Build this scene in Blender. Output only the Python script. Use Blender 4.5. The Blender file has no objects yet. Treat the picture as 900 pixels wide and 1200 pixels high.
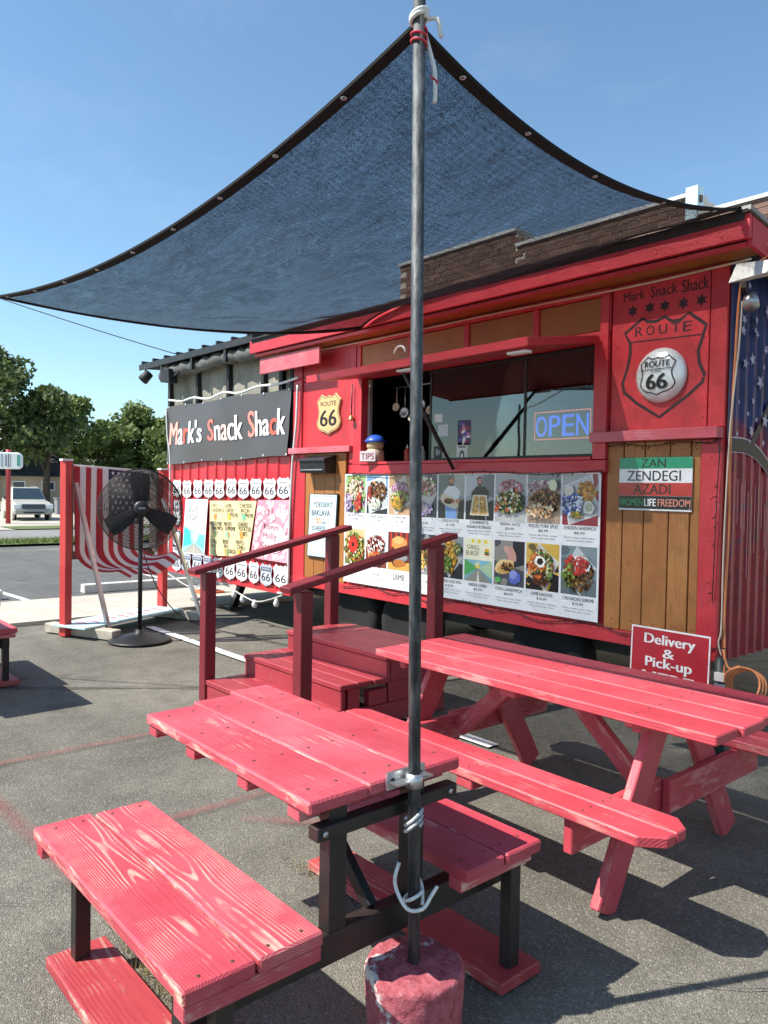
import bpy, bmesh, math, random
import numpy as np
from mathutils import Vector, Matrix, noise as mnoise
R = math.radians
rnd = random.Random(7)
S = bpy.context.scene
COL = S.collection

# ------------------------------------------------------------------ camera, sky, sun, exposure
def set_camera():
    yaw, pit, roll = R(40.95), R(1.62), R(1.03)
    fl = Vector((-math.cos(yaw), math.sin(yaw), 0)); rt = Vector((math.sin(yaw), math.cos(yaw), 0)); z = Vector((0, 0, 1))
    f = fl*math.cos(pit) - z*math.sin(pit); u = z*math.cos(pit) + fl*math.sin(pit)
    r2 = rt*math.cos(roll) + u*math.sin(roll); u2 = u*math.cos(roll) - rt*math.sin(roll)
    cd = bpy.data.cameras.new('camera'); c = bpy.data.objects.new('camera', cd); COL.objects.link(c)
    m = Matrix((r2, u2, -f)).transposed().to_4x4(); m.translation = (0, 0, 1.6); c.matrix_world = m
    cd.sensor_fit = 'VERTICAL'; cd.sensor_height = 36; cd.lens = 27; cd.clip_start = .05; cd.clip_end = 3000
    S.camera = c
set_camera()
SUN_EL, SHX, SHY = 50.5, .45, .893          # elevation, horizontal direction in which shadows fall
W = bpy.data.worlds.new('World'); S.world = W; W.use_nodes = True
nt = W.node_tree; nt.nodes.clear()
sky = nt.nodes.new('ShaderNodeTexSky'); sky.sky_type = 'NISHITA'; sky.sun_disc = False
sky.sun_elevation = R(SUN_EL); sky.sun_rotation = math.atan2(-SHX, -SHY) % (2*math.pi)
sky.air_density = 1.0; sky.dust_density = .5; sky.ozone_density = 1.1
bg = nt.nodes.new('ShaderNodeBackground'); bg.inputs[1].default_value = .115
wo = nt.nodes.new('ShaderNodeOutputWorld')
# thin high wisps of cloud over the whole dome
tc = nt.nodes.new('ShaderNodeTexCoord'); mp = nt.nodes.new('ShaderNodeMapping'); mp.inputs['Scale'].default_value = (1.2, 2.6, 5)
nz = nt.nodes.new('ShaderNodeTexNoise'); nz.inputs['Scale'].default_value = 1.6; nz.inputs['Detail'].default_value = 7; nz.inputs['Roughness'].default_value = .62
rp = nt.nodes.new('ShaderNodeValToRGB'); rp.color_ramp.elements[0].position = .52; rp.color_ramp.elements[1].position = .85
rp.color_ramp.elements[1].color = (.10, .10, .10, 1)
mx = nt.nodes.new('ShaderNodeMix'); mx.data_type = 'RGBA'; mx.inputs['B'].default_value = (6.5, 7.0, 7.6, 1)
tint = nt.nodes.new('ShaderNodeMix'); tint.data_type = 'RGBA'; tint.blend_type = 'MULTIPLY'; tint.inputs[0].default_value = 1; tint.inputs['B'].default_value = (.84, 1.0, 1.02, 1)
for a, b in ((tc.outputs['Generated'], mp.inputs[0]), (mp.outputs[0], nz.inputs[0]), (nz.outputs[0], rp.inputs[0]), (rp.outputs[0], mx.inputs['Factor']),
             (sky.outputs[0], tint.inputs['A']), (tint.outputs['Result'], mx.inputs['A']), (mx.outputs['Result'], bg.inputs[0]), (bg.outputs[0], wo.inputs[0])):
    nt.links.new(a, b)
sl = bpy.data.lights.new('sun', 'SUN'); sl.energy = 4.8; sl.angle = R(.53); sl.color = (1, .95, .87)
so = bpy.data.objects.new('sun', sl); COL.objects.link(so); so.location = (-6, -10, 15)
so.rotation_euler = Vector((SHX*math.cos(R(SUN_EL)), SHY*math.cos(R(SUN_EL)), -math.sin(R(SUN_EL)))).to_track_quat('-Z', 'Y').to_euler()
vs = S.view_settings; vs.view_transform = 'Standard'; vs.look = 'None'; vs.exposure = .8; vs.gamma = 1; vs.use_curve_mapping = False
S.cycles.max_bounces = 8; S.cycles.transparent_max_bounces = 24

# ------------------------------------------------------------------ materials
def lin(h):
    if isinstance(h, str):
        h = h.lstrip('#'); c = [int(h[i:i+2], 16)/255 for i in (0, 2, 4)]
        return tuple(x/12.92 if x <= .04045 else ((x+.055)/1.055)**2.4 for x in c)
    return tuple(h[:3])
def L4(c): return (*lin(c), 1)
class N:
    """small node-graph helper"""
    def __init__(s, name):
        s.m = bpy.data.materials.new(name); s.m.use_nodes = True; s.t = s.m.node_tree
        s.p = s.t.nodes['Principled BSDF']; s.out = s.t.nodes['Material Output']
    def n(s, kind, **kw):
        nd = s.t.nodes.new('ShaderNode'+kind)
        for k, v in kw.items():
            if k in nd.inputs: nd.inputs[k].default_value = v
            else: setattr(nd, k, v)
        return nd
    def l(s, a, b): s.t.links.new(a, b)
    def coord(s, scale=(1, 1, 1), rnd_off=False, kind='Object', rot=(0, 0, 0)):
        c = s.n('TexCoord'); m = s.n('Mapping'); m.inputs['Scale'].default_value = scale; m.inputs['Rotation'].default_value = rot
        s.l(c.outputs[kind], m.inputs[0])
        if rnd_off:
            o = s.n('ObjectInfo'); k = s.n('Math', operation='MULTIPLY'); k.inputs[1].default_value = 37.
            s.l(o.outputs['Random'], k.inputs[0]); s.l(k.outputs[0], m.inputs['Location'])
        return m.outputs[0]
    def noise(s, vec, scale, detail=4, rough=.55, dist=0):
        nd = s.n('TexNoise'); nd.inputs['Scale'].default_value = scale; nd.inputs['Detail'].default_value = detail
        nd.inputs['Roughness'].default_value = rough; nd.inputs['Distortion'].default_value = dist; s.l(vec, nd.inputs[0]); return nd.outputs[0]
    def ramp(s, fac, stops):
        nd = s.n('ValToRGB'); e = nd.color_ramp.elements
        while len(e) < len(stops): e.new(.5)
        for i, (p, c) in enumerate(stops):
            e[i].position = p; e[i].color = L4(c) if not isinstance(c, (int, float)) else (c, c, c, 1)
        s.l(fac, nd.inputs[0]); return nd.outputs[0]
    def mix(s, f, a, b, mode='MIX'):
        nd = s.n('Mix'); nd.data_type = 'RGBA'; nd.blend_type = mode
        for k, v in (('Factor', f), ('A', a), ('B', b)):
            if hasattr(v, 'links'): s.l(v, nd.inputs[k])
            elif k == 'Factor': nd.inputs[0].default_value = v
            else: nd.inputs[k].default_value = L4(v)
        return nd.outputs['Result']
    def math(s, op, a, b=0.):
        nd = s.n('Math', operation=op)
        for i, v in enumerate((a, b)):
            if hasattr(v, 'links'): s.l(v, nd.inputs[i])
            else: nd.inputs[i].default_value = v
        return nd.outputs[0]
    def bump(s, h, strength=.3, dist=.01):
        nd = s.n('Bump'); nd.inputs['Strength'].default_value = strength; nd.inputs['Distance'].default_value = dist
        s.l(h, nd.inputs['Height']); s.l(nd.outputs[0], s.p.inputs['Normal'])
    def set(s, **kw):
        for k, v in kw.items():
            k = k.replace('_', ' ')
            if hasattr(v, 'links'): s.l(v, s.p.inputs[k])
            else: s.p.inputs[k].default_value = v
MATS = {}
def M(name, col, rough=.6, metal=0., var=.14, vs=5., bump=.12, bs=60., stretch=(1, 1, 1), dirt=None, dirt_amt=.5):
    """plain procedural material: colour with uneven tone, dirt patches and fine relief"""
    if name in MATS: return MATS[name]
    g = N(name); v = g.coord(stretch, True)
    a = g.noise(v, vs, 5); c = lin(col)
    lo = tuple(x*(1-var) for x in c); hi = tuple(min(1, x*(1+var)) for x in c)
    colr = g.ramp(a, [(.3, lo), (.7, hi)])
    if dirt:
        d = g.ramp(g.noise(v, vs*.6, 7, .7), [(.45, 0.), (.75, dirt_amt)]); colr = g.mix(d, colr, dirt)
    g.set(Base_Color=colr, Metallic=metal, Roughness=g.math('ADD', g.math('MULTIPLY', a, .16), rough-.08))
    if bump: g.bump(g.noise(v, bs, 3), bump, .004)
    MATS[name] = g.m; return g.m
def wood_paint(name, c1, c2, bare, wear, rough=.5, ringscale=9., edge=0.):
    """painted board: local X is the grain; paint worn to bare wood along the growth rings"""
    g = N(name)
    o = g.n('ObjectInfo'); tcn = g.n('TexCoord'); cb = g.n('CombineXYZ'); k = g.math('MULTIPLY', o.outputs['Random'], 11.)
    kk = g.math('SUBTRACT', g.math('MULTIPLY', o.outputs['Random'], .16), .08)
    g.l(k, cb.inputs[0]); g.l(kk, cb.inputs[1]); kz = g.math('ADD', .05, g.math('MULTIPLY', o.outputs['Random'], .05)); g.l(kz, cb.inputs[2])
    ad = g.n('VectorMath', operation='ADD'); g.l(tcn.outputs['Object'], ad.inputs[0]); g.l(cb.outputs[0], ad.inputs[1])
    mp = g.n('Mapping'); mp.inputs['Scale'].default_value = (.55, 5.5, 5.5); 
    mq = g.n('Mapping'); mq.inputs['Scale'].default_value = (1.9, 2.2, 2.2); g.l(ad.outputs[0], mq.inputs[0]); wn_ = g.n('TexNoise'); wn_.inputs['Scale'].default_value = 1.; wn_.inputs['Detail'].default_value = 1.5; g.l(mq.outputs[0], wn_.inputs[0])
    sb_ = g.n('VectorMath', operation='SUBTRACT'); sb_.inputs[1].default_value = (.5, .5, .5); g.l(wn_.outputs['Color'], sb_.inputs[0]); ml_ = g.n('VectorMath', operation='MULTIPLY'); ml_.inputs[1].default_value = (0, .040, .03); g.l(sb_.outputs[0], ml_.inputs[0])
    mk = g.n('Mapping'); mk.inputs['Scale'].default_value = (1.5, 4.2, 0.); g.l(ad.outputs[0], mk.inputs[0]); kn = g.n('TexVoronoi', feature='SMOOTH_F1'); kn.inputs['Scale'].default_value = 1.; g.l(mk.outputs[0], kn.inputs[0])
    kc = g.n('CombineXYZ'); g.l(g.math('MULTIPLY', g.ramp(kn.outputs['Distance'], [(.03, 1.), (.18, 0.)]), .022), kc.inputs[1])
    a2 = g.n('VectorMath', operation='ADD'); g.l(ad.outputs[0], a2.inputs[0]); g.l(ml_.outputs[0], a2.inputs[1]); a3 = g.n('VectorMath', operation='ADD'); g.l(a2.outputs[0], a3.inputs[0]); g.l(kc.outputs[0], a3.inputs[1])
    g.l(a3.outputs[0], mp.inputs[0]); v = mp.outputs[0]
    wv = g.n('TexWave', wave_type='RINGS', rings_direction='X'); wv.inputs['Scale'].default_value = ringscale*.62
    wv.inputs['Distortion'].default_value = 1.6; wv.inputs['Detail'].default_value = 2.0; wv.inputs['Detail Scale'].default_value = .55; g.l(v, wv.inputs[0])
    rings = wv.outputs['Fac']
    patch = g.noise(ad.outputs[0], 4.5, 5, .6)
    mp2 = g.n('Mapping'); mp2.inputs['Scale'].default_value = (3, 42, 42); g.l(ad.outputs[0], mp2.inputs[0]); fine = g.noise(mp2.outputs[0], 3, 4, .6)
    tone = g.noise(ad.outputs[0], 2.2, 4)
    base = g.mix(g.ramp(tone, [(.32, 0.), (.68, 1.)]), c1, c2)
    stain = g.ramp(g.noise(ad.outputs[0], 6.5, 6, .7), [(.56, 0.), (.74, 1.)]); base = g.mix(g.math('MULTIPLY', stain, .35), base, tuple(x*.5 for x in lin(c1)))
    base = g.mix(g.math('MULTIPLY', g.ramp(fine, [(.4, 0.), (.65, 1.)]), .22), base, tuple(x*.55 for x in lin(c1)))
    ringm = g.ramp(rings, [(.74, 0.), (.93, 1.)])
    pm = g.ramp(patch, [(.62-wear*.3, 0.), (.78-wear*.3, 1.)])
    mask = g.math('MULTIPLY', g.math('MULTIPLY', ringm, pm), g.ramp(fine, [(.3, .25), (.6, 1.)]))
    chips = g.ramp(g.noise(v, 6, 8, .75), [(.76-wear*.08, 0.), (.79-wear*.08, 1.)])
    mask = g.math('MAXIMUM', g.math('MULTIPLY', mask, .75), g.math('MULTIPLY', chips, .8))
    sg = g.n('SeparateXYZ'); g.l(tcn.outputs['Generated'], sg.inputs[0]); mp3 = g.n('Mapping'); mp3.inputs['Scale'].default_value = (5, 20, 20); g.l(ad.outputs[0], mp3.inputs[0])
    ey = g.math('ADD', g.math('ABSOLUTE', g.math('SUBTRACT', sg.outputs[1], .5)), g.math('MULTIPLY', g.math('SUBTRACT', g.noise(mp3.outputs[0], 1., 5, .7), .56), .20))
    mask = g.math('MAXIMUM', mask, g.math('MULTIPLY', g.ramp(ey, [(.49, 0.), (.515, 1.)]), edge))
    g.set(Base_Color=g.mix(mask, base, bare), Roughness=g.math('ADD', rough, g.math('MULTIPLY', mask, .3)))
    h = g.math('ADD', g.math('MULTIPLY', rings, .5), g.math('SUBTRACT', fine, g.math('MULTIPLY', mask, .6)))
    g.bump(h, .35, .003)
    MATS[name] = g.m; return g.m
def print_ink(name='print_ink', rough=.55, attr='ink'):
    g = N(name); a = g.n('VertexColor', layer_name=attr); v = g.coord()
    c = g.mix(.10, a.outputs[0], g.ramp(g.noise(v, 14, 5), [(.3, '8a8a88'), (.7, 'ffffff')]), 'MULTIPLY')
    g.set(Base_Color=c, Roughness=rough); MATS[name] = g.m; return g.m
INK = print_ink(); INK_GLOSS = print_ink('print_ink_gloss', .22)
def mural_mat():
    g = N('mural_paint'); v = g.coord(); sx = g.n('SeparateXYZ'); g.l(v, sx.inputs[0])
    n1 = g.noise(v, 3.2, 5); n2 = g.noise(v, 7, 6, .65)
    h = g.math('ADD', sx.outputs[2], g.math('MULTIPLY', g.math('SUBTRACT', n1, .5), .7))
    blue = g.ramp(n2, [(.3, '12163a'), (.55, '1f2f66'), (.75, '35204f')])
    red = g.ramp(n2, [(.3, '6e1420'), (.54, 'a01e2c'), (.62, '7a2238'), (.67, '4d3566'), (.74, '7f86ad')])
    c = g.mix(g.ramp(g.math('MULTIPLY', h, .25), [(.47, 0.), (.52, 1.)]), red, blue)
    g.set(Base_Color=c, Roughness=.45); g.bump(g.noise(v, 30), .1, .003); MATS['mural'] = g.m; return g.m
MURAL = mural_mat()
def leaf_mat(name, a, b, c):
    g = N(name); geo = g.n('NewGeometry'); r_ = geo.outputs['Random Per Island']
    g.set(Base_Color=g.ramp(r_, [(0, a), (.55, b), (1, c)]), Roughness=.6)
    d = g.n('BsdfTranslucent'); g.l(g.ramp(r_, [(0, b), (1, c)]), d.inputs[0]); ms = g.n('MixShader'); ms.inputs[0].default_value = .28
    g.l(g.p.outputs[0], ms.inputs[1]); g.l(d.outputs[0], ms.inputs[2]); g.l(ms.outputs[0], g.out.inputs[0])
    MATS[name] = g.m; return g.m
def asphalt(name, c0, c1, speck):
    g = N(name); v = g.coord()
    big = g.noise(v, .55, 5, .6); mid = g.noise(v, 4, 6, .65); fine = g.noise(v, 95, 3, .7)
    vo = g.n('TexVoronoi'); vo.inputs['Scale'].default_value = 185; g.l(v, vo.inputs[0])
    vo2 = g.n('TexVoronoi'); vo2.inputs['Scale'].default_value = 150; g.l(v, vo2.inputs[0])
    c = g.mix(g.ramp(big, [(.35, 0.), (.66, 1.)]), c0, c1)
    c = g.mix(g.ramp(mid, [(.40, 0.), (.72, .6)]), c, tuple(x*.6 for x in lin(c0)))
    st = g.n('SeparateColor'); g.l(vo.outputs['Color'], st.inputs[0])
    c = g.mix(g.ramp(st.outputs[0], [(.0, .6), (.42, 0.), (.8, 0.), (1., .0)]), c, tuple(x*.42 for x in lin(c0)))
    st2 = g.n('SeparateColor'); g.l(vo2.outputs['Color'], st2.inputs[0])
    c = g.mix(g.math('MULTIPLY', g.ramp(st2.outputs[0], [(.78, 0.), (.95, .4)]), g.ramp(fine, [(.35, .2), (.6, 1.)])), c, speck)
    # oil spots
    oil = g.ramp(g.noise(v, 1.9, 3, .5), [(.60, 0.), (.74, .6)]); c = g.mix(oil, c, tuple(x*.45 for x in lin(c0)))
    g.set(Base_Color=c, Roughness=.88); g.p.inputs['Specular IOR Level'].default_value = .3
    h = g.math('ADD', g.math('MULTIPLY', vo.outputs['Distance'], -.9), g.math('ADD', g.math('MULTIPLY', fine, .7), g.math('MULTIPLY', mid, 1.6)))
    g.bump(h, .75, .007); MATS[name] = g.m; return g.m
def glass_mat(name, tint, mixf=.3):
    g = N(name); fr = g.n('Fresnel'); fr.inputs[0].default_value = 1.52
    tr = g.n('BsdfTransparent'); tr.inputs[0].default_value = L4(tint); gl = g.n('BsdfGlossy'); gl.inputs['Roughness'].default_value = .015
    v = g.coord(); nb = g.n('Bump'); nb.inputs['Strength'].default_value = .05; nb.inputs['Distance'].default_value = .02
    g.l(g.noise(v, 1.6, 2), nb.inputs['Height']); g.l(nb.outputs[0], gl.inputs['Normal'])
    f = g.math('ADD', g.math('MULTIPLY', fr.outputs[0], 1.15), mixf); ms = g.n('MixShader')
    g.l(f, ms.inputs[0]); g.l(tr.outputs[0], ms.inputs[1]); g.l(gl.outputs[0], ms.inputs[2]); g.l(ms.outputs[0], g.out.inputs[0])
    MATS[name] = g.m; return g.m
def emit(name, col, st):
    g = N(name); g.set(Base_Color=L4(col), Emission_Color=L4(col), Emission_Strength=st); return g.m
def mesh_cloth():
    """knitted black shade net: threads and random small gaps (UV in metres); the cloth has several thin layers of thread"""
    g = N('shade_net'); c = g.n('TexCoord'); v2 = g.coord()
    sn_ = g.n('VectorMath', operation='SNAP'); sn_.inputs[1].default_value = (.0006, .0005, 1); g.l(c.outputs['UV'], sn_.inputs[0])
    wn = g.n('TexWhiteNoise', noise_dimensions='2D'); g.l(sn_.outputs[0], wn.inputs['Vector'])
    mpn = g.n('Mapping'); mpn.inputs['Scale'].default_value = (1.1, 4.2, 1); mpn.inputs['Rotation'].default_value = (0, 0, .55); g.l(v2, mpn.inputs[0])
    cre = g.noise(mpn.outputs[0], 3.0, 7, .7, 1.4); rib = g.n('TexWave', wave_type='BANDS', bands_direction='X'); rib.inputs['Scale'].default_value = 9; rib.inputs['Distortion'].default_value = .8; g.l(c.outputs['UV'], rib.inputs[0])
    thr = g.math('ADD', g.math('ADD', .59, g.math('MULTIPLY', g.math('SUBTRACT', .5, cre), .38)), g.math('MULTIPLY', g.math('SUBTRACT', rib.outputs['Fac'], .5), .05))
    g.set(Base_Color=L4('15171a'), Roughness=.7, Alpha=g.math('GREATER_THAN', wn.outputs['Value'], thr)); g.p.inputs['Specular IOR Level'].default_value = .25
    g.bump(cre, .5, .03); MATS['net'] = g.m; return g.m

RED = M('red_wall_paint', (.53, .027, .036), .46, var=.24, vs=4, bump=.3, bs=30, stretch=(1, 1, .3), dirt=(.30, .025, .03), dirt_amt=.7)
REDTRIM = wood_paint('red_trim_paint', (.52, .024, .036), (.58, .045, .06), (.55, .33, .28), .12, .42)
PINKTRIM = wood_paint('bleached_trim_paint', (.54, .075, .10), (.56, .15, .18), (.7, .5, .5), .3, .5)
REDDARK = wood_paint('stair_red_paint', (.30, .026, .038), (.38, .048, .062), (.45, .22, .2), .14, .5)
TABLE = wood_paint('table_red_paint', (.44, .045, .065), (.58, .12, .155), (.70, .47, .37), .16, .5, edge=.85)
BENCHW = wood_paint('worn_bench_paint', (.44, .042, .06), (.56, .10, .13), (.70, .46, .36), .58, .5, 17., edge=.85)
PICNIC = wood_paint('picnic_red_paint', (.48, .045, .062), (.56, .085, .11), (.70, .45, .38), .15, .5, edge=.4)
PLANK = wood_paint('stained_plank', (.33, .125, .03), (.42, .18, .05), (.22, .085, .02), .45, .5)
PLY = wood_paint('plywood', (.30, .11, .022), (.40, .17, .04), (.2, .07, .02), .4, .5, 4.)
BLACK = M('black_steel', (.022, .021, .021), .42, .25, .3, 8, .2, 50, dirt=(.10, .05, .035), dirt_amt=.35)
POLE = M('weathered_pole', (.025, .03, .034), .58, .15, .4, 45, .5, 60, stretch=(1, 1, .3), dirt=(.26, .27, .27), dirt_amt=.55)
GALV = M('galvanised', (.48, .49, .5), .38, .85, .15, 12)
BLK = M('black_plastic', (.015, .015, .016), .45)
RUBBER = M('rubber', (.010, .010, .010), .92, bump=.3)
DARK = M('dark_steel_frame', (.02, .02, .021), .6, .2)
WHITE = M('white_plastic', (.78, .78, .77), .45, var=.05)
ROPEW = M('white_rope', (.72, .70, .66), .8, var=.15, vs=60, bump=.6, bs=140)
ROPEG = M('grey_rope', (.42, .43, .44), .85, var=.5, vs=70, bump=.6, bs=140)
ROPER = M('red_rope', (.5, .04, .07), .8, var=.4, vs=60)
ORANGE = M('orange_cable', (.72, .25, .09), .5)
CREAM = M('cream_cable', (.62, .52, .40), .55)
TARP = M('rolled_tarp', (.10, .105, .095), .7, var=.3, vs=4, bump=.4, bs=14)
CANVAS = M('canvas_screen', (.27, .26, .21), .8, var=.25, vs=3.5, bump=.3, bs=20, dirt=(.10, .10, .09), dirt_amt=.6)
SHINGLE = M('dark_roofing', (.03, .03, .032), .9, var=.4, vs=20, bump=.5, bs=40)
CONC = M('concrete', (.46, .42, .35), .85, var=.12, vs=3, bump=.25, bs=70, dirt=(.3, .27, .22), dirt_amt=.5)
CONCW = M('painted_concrete', (.62, .6, .55), .8, var=.12, vs=6, bump=.3)
LINE = M('road_paint', (.72, .72, .70), .75, var=.12, vs=14, bump=.25, dirt=(.32, .31, .29), dirt_amt=.8)
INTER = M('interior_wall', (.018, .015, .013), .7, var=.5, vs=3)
GLASS = glass_mat('window_glass', (.58, .61, .60), .045)
NET = mesh_cloth()

# ------------------------------------------------------------------ geometry helpers
class MB:
    def __init__(s): s.v = []; s.f = []; s.mi = []; s.sm = []
    def add(s, vs, fs, mi=0, smooth=False):
        b = len(s.v); s.v += [tuple(x) for x in vs]; s.f += [tuple(b+i for i in f) for f in fs]; s.mi += [mi]*len(fs); s.sm += [smooth]*len(fs); return s
    def box(s, a, b, mi=0):
        x0, y0, z0 = a; x1, y1, z1 = b
        return s.add([(x0, y0, z0), (x1, y0, z0), (x1, y1, z0), (x0, y1, z0), (x0, y0, z1), (x1, y0, z1), (x1, y1, z1), (x0, y1, z1)],
                     [(0, 3, 2, 1), (4, 5, 6, 7), (0, 1, 5, 4), (1, 2, 6, 5), (2, 3, 7, 6), (3, 0, 4, 7)], mi)
    def bar(s, p, q, w, h, up=(0, 0, 1), mi=0):
        p, q = Vector(p), Vector(q); d = (q-p).normalized(); u = Vector(up); r_ = d.cross(u)
        if r_.length < 1e-4: r_ = d.cross(Vector((1, 0, 0)))
        r_.normalize(); u = r_.cross(d); vs = []
        for e in (p, q):
            for a, b in ((-1, -1), (1, -1), (1, 1), (-1, 1)): vs.append(e+r_*a*w/2+u*b*h/2)
        return s.add(vs, [(0, 3, 2, 1), (4, 5, 6, 7), (0, 1, 5, 4), (1, 2, 6, 5), (2, 3, 7, 6), (3, 0, 4, 7)], mi)
    def tube(s, pts, r, n=8, closed=False, mi=0, cap=True):
        pts = [Vector(p) for p in pts]; m = len(pts); vs = []; pr = None
        for i, p in enumerate(pts):
            a = pts[(i-1) % m] if (i or closed) else p; b = pts[(i+1) % m] if (i < m-1 or closed) else p
            d = (b-a).normalized() if (b-a).length > 1e-9 else Vector((0, 0, 1))
            if pr is None: pr = d.cross(Vector((0, 0, 1))); pr = pr if pr.length > .05 else d.cross(Vector((1, 0, 0)))
            pr = (pr - d*pr.dot(d)).normalized(); o = d.cross(pr); rr = r[i] if isinstance(r, (list, tuple)) else r
            for k in range(n):
                a_ = 2*math.pi*k/n; vs.append(p+pr*math.cos(a_)*rr+o*math.sin(a_)*rr)
        fs = [((i*n+k), (i*n+(k+1) % n), (((i+1) % m)*n+(k+1) % n), (((i+1) % m)*n+k)) for i in range(m if closed else m-1) for k in range(n)]
        if cap and not closed: fs += [tuple(range(n))[::-1], tuple((m-1)*n+k for k in range(n))]
        return s.add(vs, fs, mi, True)
    def lathe(s, prof, c=(0, 0, 0), n=24, ax=(0, 0, 1), mi=0, smooth=True):
        ax = Vector(ax).normalized(); u = ax.cross(Vector((0, 0, 1))); u = (u if u.length > .05 else Vector((1, 0, 0))).normalized(); w = ax.cross(u); c = Vector(c)
        vs = [c+ax*h+(u*math.cos(2*math.pi*k/n)+w*math.sin(2*math.pi*k/n))*r_ for r_, h in prof for k in range(n)]
        fs = [(i*n+k, i*n+(k+1) % n, (i+1)*n+(k+1) % n, (i+1)*n+k) for i in range(len(prof)-1) for k in range(n)]
        if prof[0][0] > 1e-5: fs.append(tuple(range(n))[::-1])
        if prof[-1][0] > 1e-5: fs.append(tuple((len(prof)-1)*n+k for k in range(n)))
        return s.add(vs, fs, mi, smooth)
    def prism(s, pts, fr, h0, h1, mi=0):
        n = len(pts); vs = [fr(x, y, h0) for x, y in pts]+[fr(x, y, h1) for x, y in pts]
        return s.add(vs, [tuple(range(n))[::-1], tuple(range(n, 2*n))]+[(i, (i+1) % n, n+(i+1) % n, n+i) for i in range(n)], mi)
    def build(s, name, mats, parent=None, bevel=0, recalc=True):
        base = parent_base(parent)
        me = bpy.data.meshes.new(name); me.from_pydata([tuple(Vector(v)-base) for v in s.v], [], s.f)
        for m in (mats if isinstance(mats, (list, tuple)) else [mats]): me.materials.append(m)
        me.polygons.foreach_set('material_index', s.mi); me.polygons.foreach_set('use_smooth', s.sm)
        if recalc or bevel:
            bm = bmesh.new(); bm.from_mesh(me)
            if bevel: bmesh.ops.bevel(bm, geom=list(bm.edges), offset=bevel, segments=1, affect='EDGES', clamp_overlap=True)
            bmesh.ops.recalc_face_normals(bm, faces=bm.faces); bm.to_mesh(me); bm.free()
        me.validate(); o = bpy.data.objects.new(name, me); COL.objects.link(o)
        if parent: o.parent = parent
        return o
BASE = {}
def parent_base(p):
    b = Vector((0, 0, 0))
    while p is not None: b = b+Vector(p.location); p = p.parent
    return b
def tag(o, label=None, cat=None, group=None, kind=None):
    for k, v in (('label', label), ('category', cat), ('group', group), ('kind', kind)):
        if v: o[k] = v
    return o
def thing(name, label, cat, loc=(0, 0, 0), group=None):
    o = bpy.data.objects.new(name, None); COL.objects.link(o); o.location = loc; o.empty_display_size = .1
    return tag(o, label, cat, group)
def copy_tree(o, parent=None):
    c = o.copy(); COL.objects.link(c); c.parent = parent
    for ch in list(o.children): copy_tree(ch, c)
    return c
BCACHE = {}
def board(name, parent, a, b, mat, bev=.004, up=None, w=None, h=None, ends=None):
    """a timber: either an axis-aligned box a..b, or (w, h given) a bar from a to b. Local X is the grain."""
    a, b = Vector(a), Vector(b)
    if w is None:
        d = b-a; c = (a+b)/2; ax = max(range(3), key=lambda i: abs(d[i])); oth = [i for i in range(3) if i != ax]
        X = Vector([1. if i == ax else 0. for i in range(3)]); wi, hi = oth
        if oth[1] != 2 and abs(d[oth[0]]) < abs(d[oth[1]]): wi, hi = oth[1], oth[0]
        Y = Vector([1. if i == wi else 0. for i in range(3)]); Z = X.cross(Y); dims = (abs(d[ax]), abs(d[wi]), abs(d[hi]))
    else:
        d = b-a; c = (a+b)/2; X = d.normalized(); u = Vector(up or (0, 0, 1)); Y = u.cross(X).normalized(); Z = X.cross(Y); dims = (d.length, w, h)
    key = (tuple(round(x, 4) for x in dims), bev, mat.name, ends)
    if key not in BCACHE:
        m = MB(); x, y, z = (q/2 for q in dims)
        if ends:   # clipped corners at both ends
            e = ends; pts = [(-x, -y+e), (-x+e, -y), (x-e, -y), (x, -y+e), (x, y-e), (x-e, y), (-x+e, y), (-x, y-e)]
            m.prism(pts, lambda p, q, r_: (p, q, r_), -z, z)
        else: m.box((-x, -y, -z), (x, y, z))
        o = m.build(name, mat, None, bev); BCACHE[key] = o.data; COL.objects.unlink(o); bpy.data.objects.remove(o)
    o = bpy.data.objects.new(name, BCACHE[key]); COL.objects.link(o)
    M3 = Matrix((X, Y, Z)).transposed().to_4x4(); M3.translation = c-parent_base(parent); o.matrix_local = M3 if True else None
    if parent: o.parent = parent
    return o
def frame(o, u, v):
    o, u, v = Vector(o), Vector(u).normalized(), Vector(v).normalized(); n = u.cross(v)
    return lambda x, y, h=0.: o+u*x+v*y+n*h
WALLY = 4.70
FW = lambda y: frame((0, y, 0), (1, 0, 0), (0, 0, 1))      # plane facing -Y; (x, y) are world X, Z ; h is towards the viewer
TXT = {}
def glyphs(s_, bold=0.):
    k = (s_, bold)
    if k not in TXT:
        cu = bpy.data.curves.new('glyph', 'FONT'); cu.body = s_; cu.resolution_u = 3; cu.offset = bold; cu.size = 1; cu.fill_mode = 'FRONT'
        o = bpy.data.objects.new('glyph', cu); me = bpy.data.meshes.new_from_object(o)
        vs = np.array([(v.co.x, v.co.y) for v in me.vertices] or [(0, 0)]); fs = [tuple(p.vertices) for p in me.polygons]
        bpy.data.objects.remove(o); bpy.data.meshes.remove(me); bpy.data.curves.remove(cu); TXT[k] = (vs, fs)
    return TXT[k]
def star_pts(cx, cy, r, n=5, inner=.42, rot=0):
    return [(cx+(r if i % 2 == 0 else r*inner)*math.sin(math.pi*i/n+rot), cy+(r if i % 2 == 0 else r*inner)*math.cos(math.pi*i/n+rot)) for i in range(2*n)]
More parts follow.
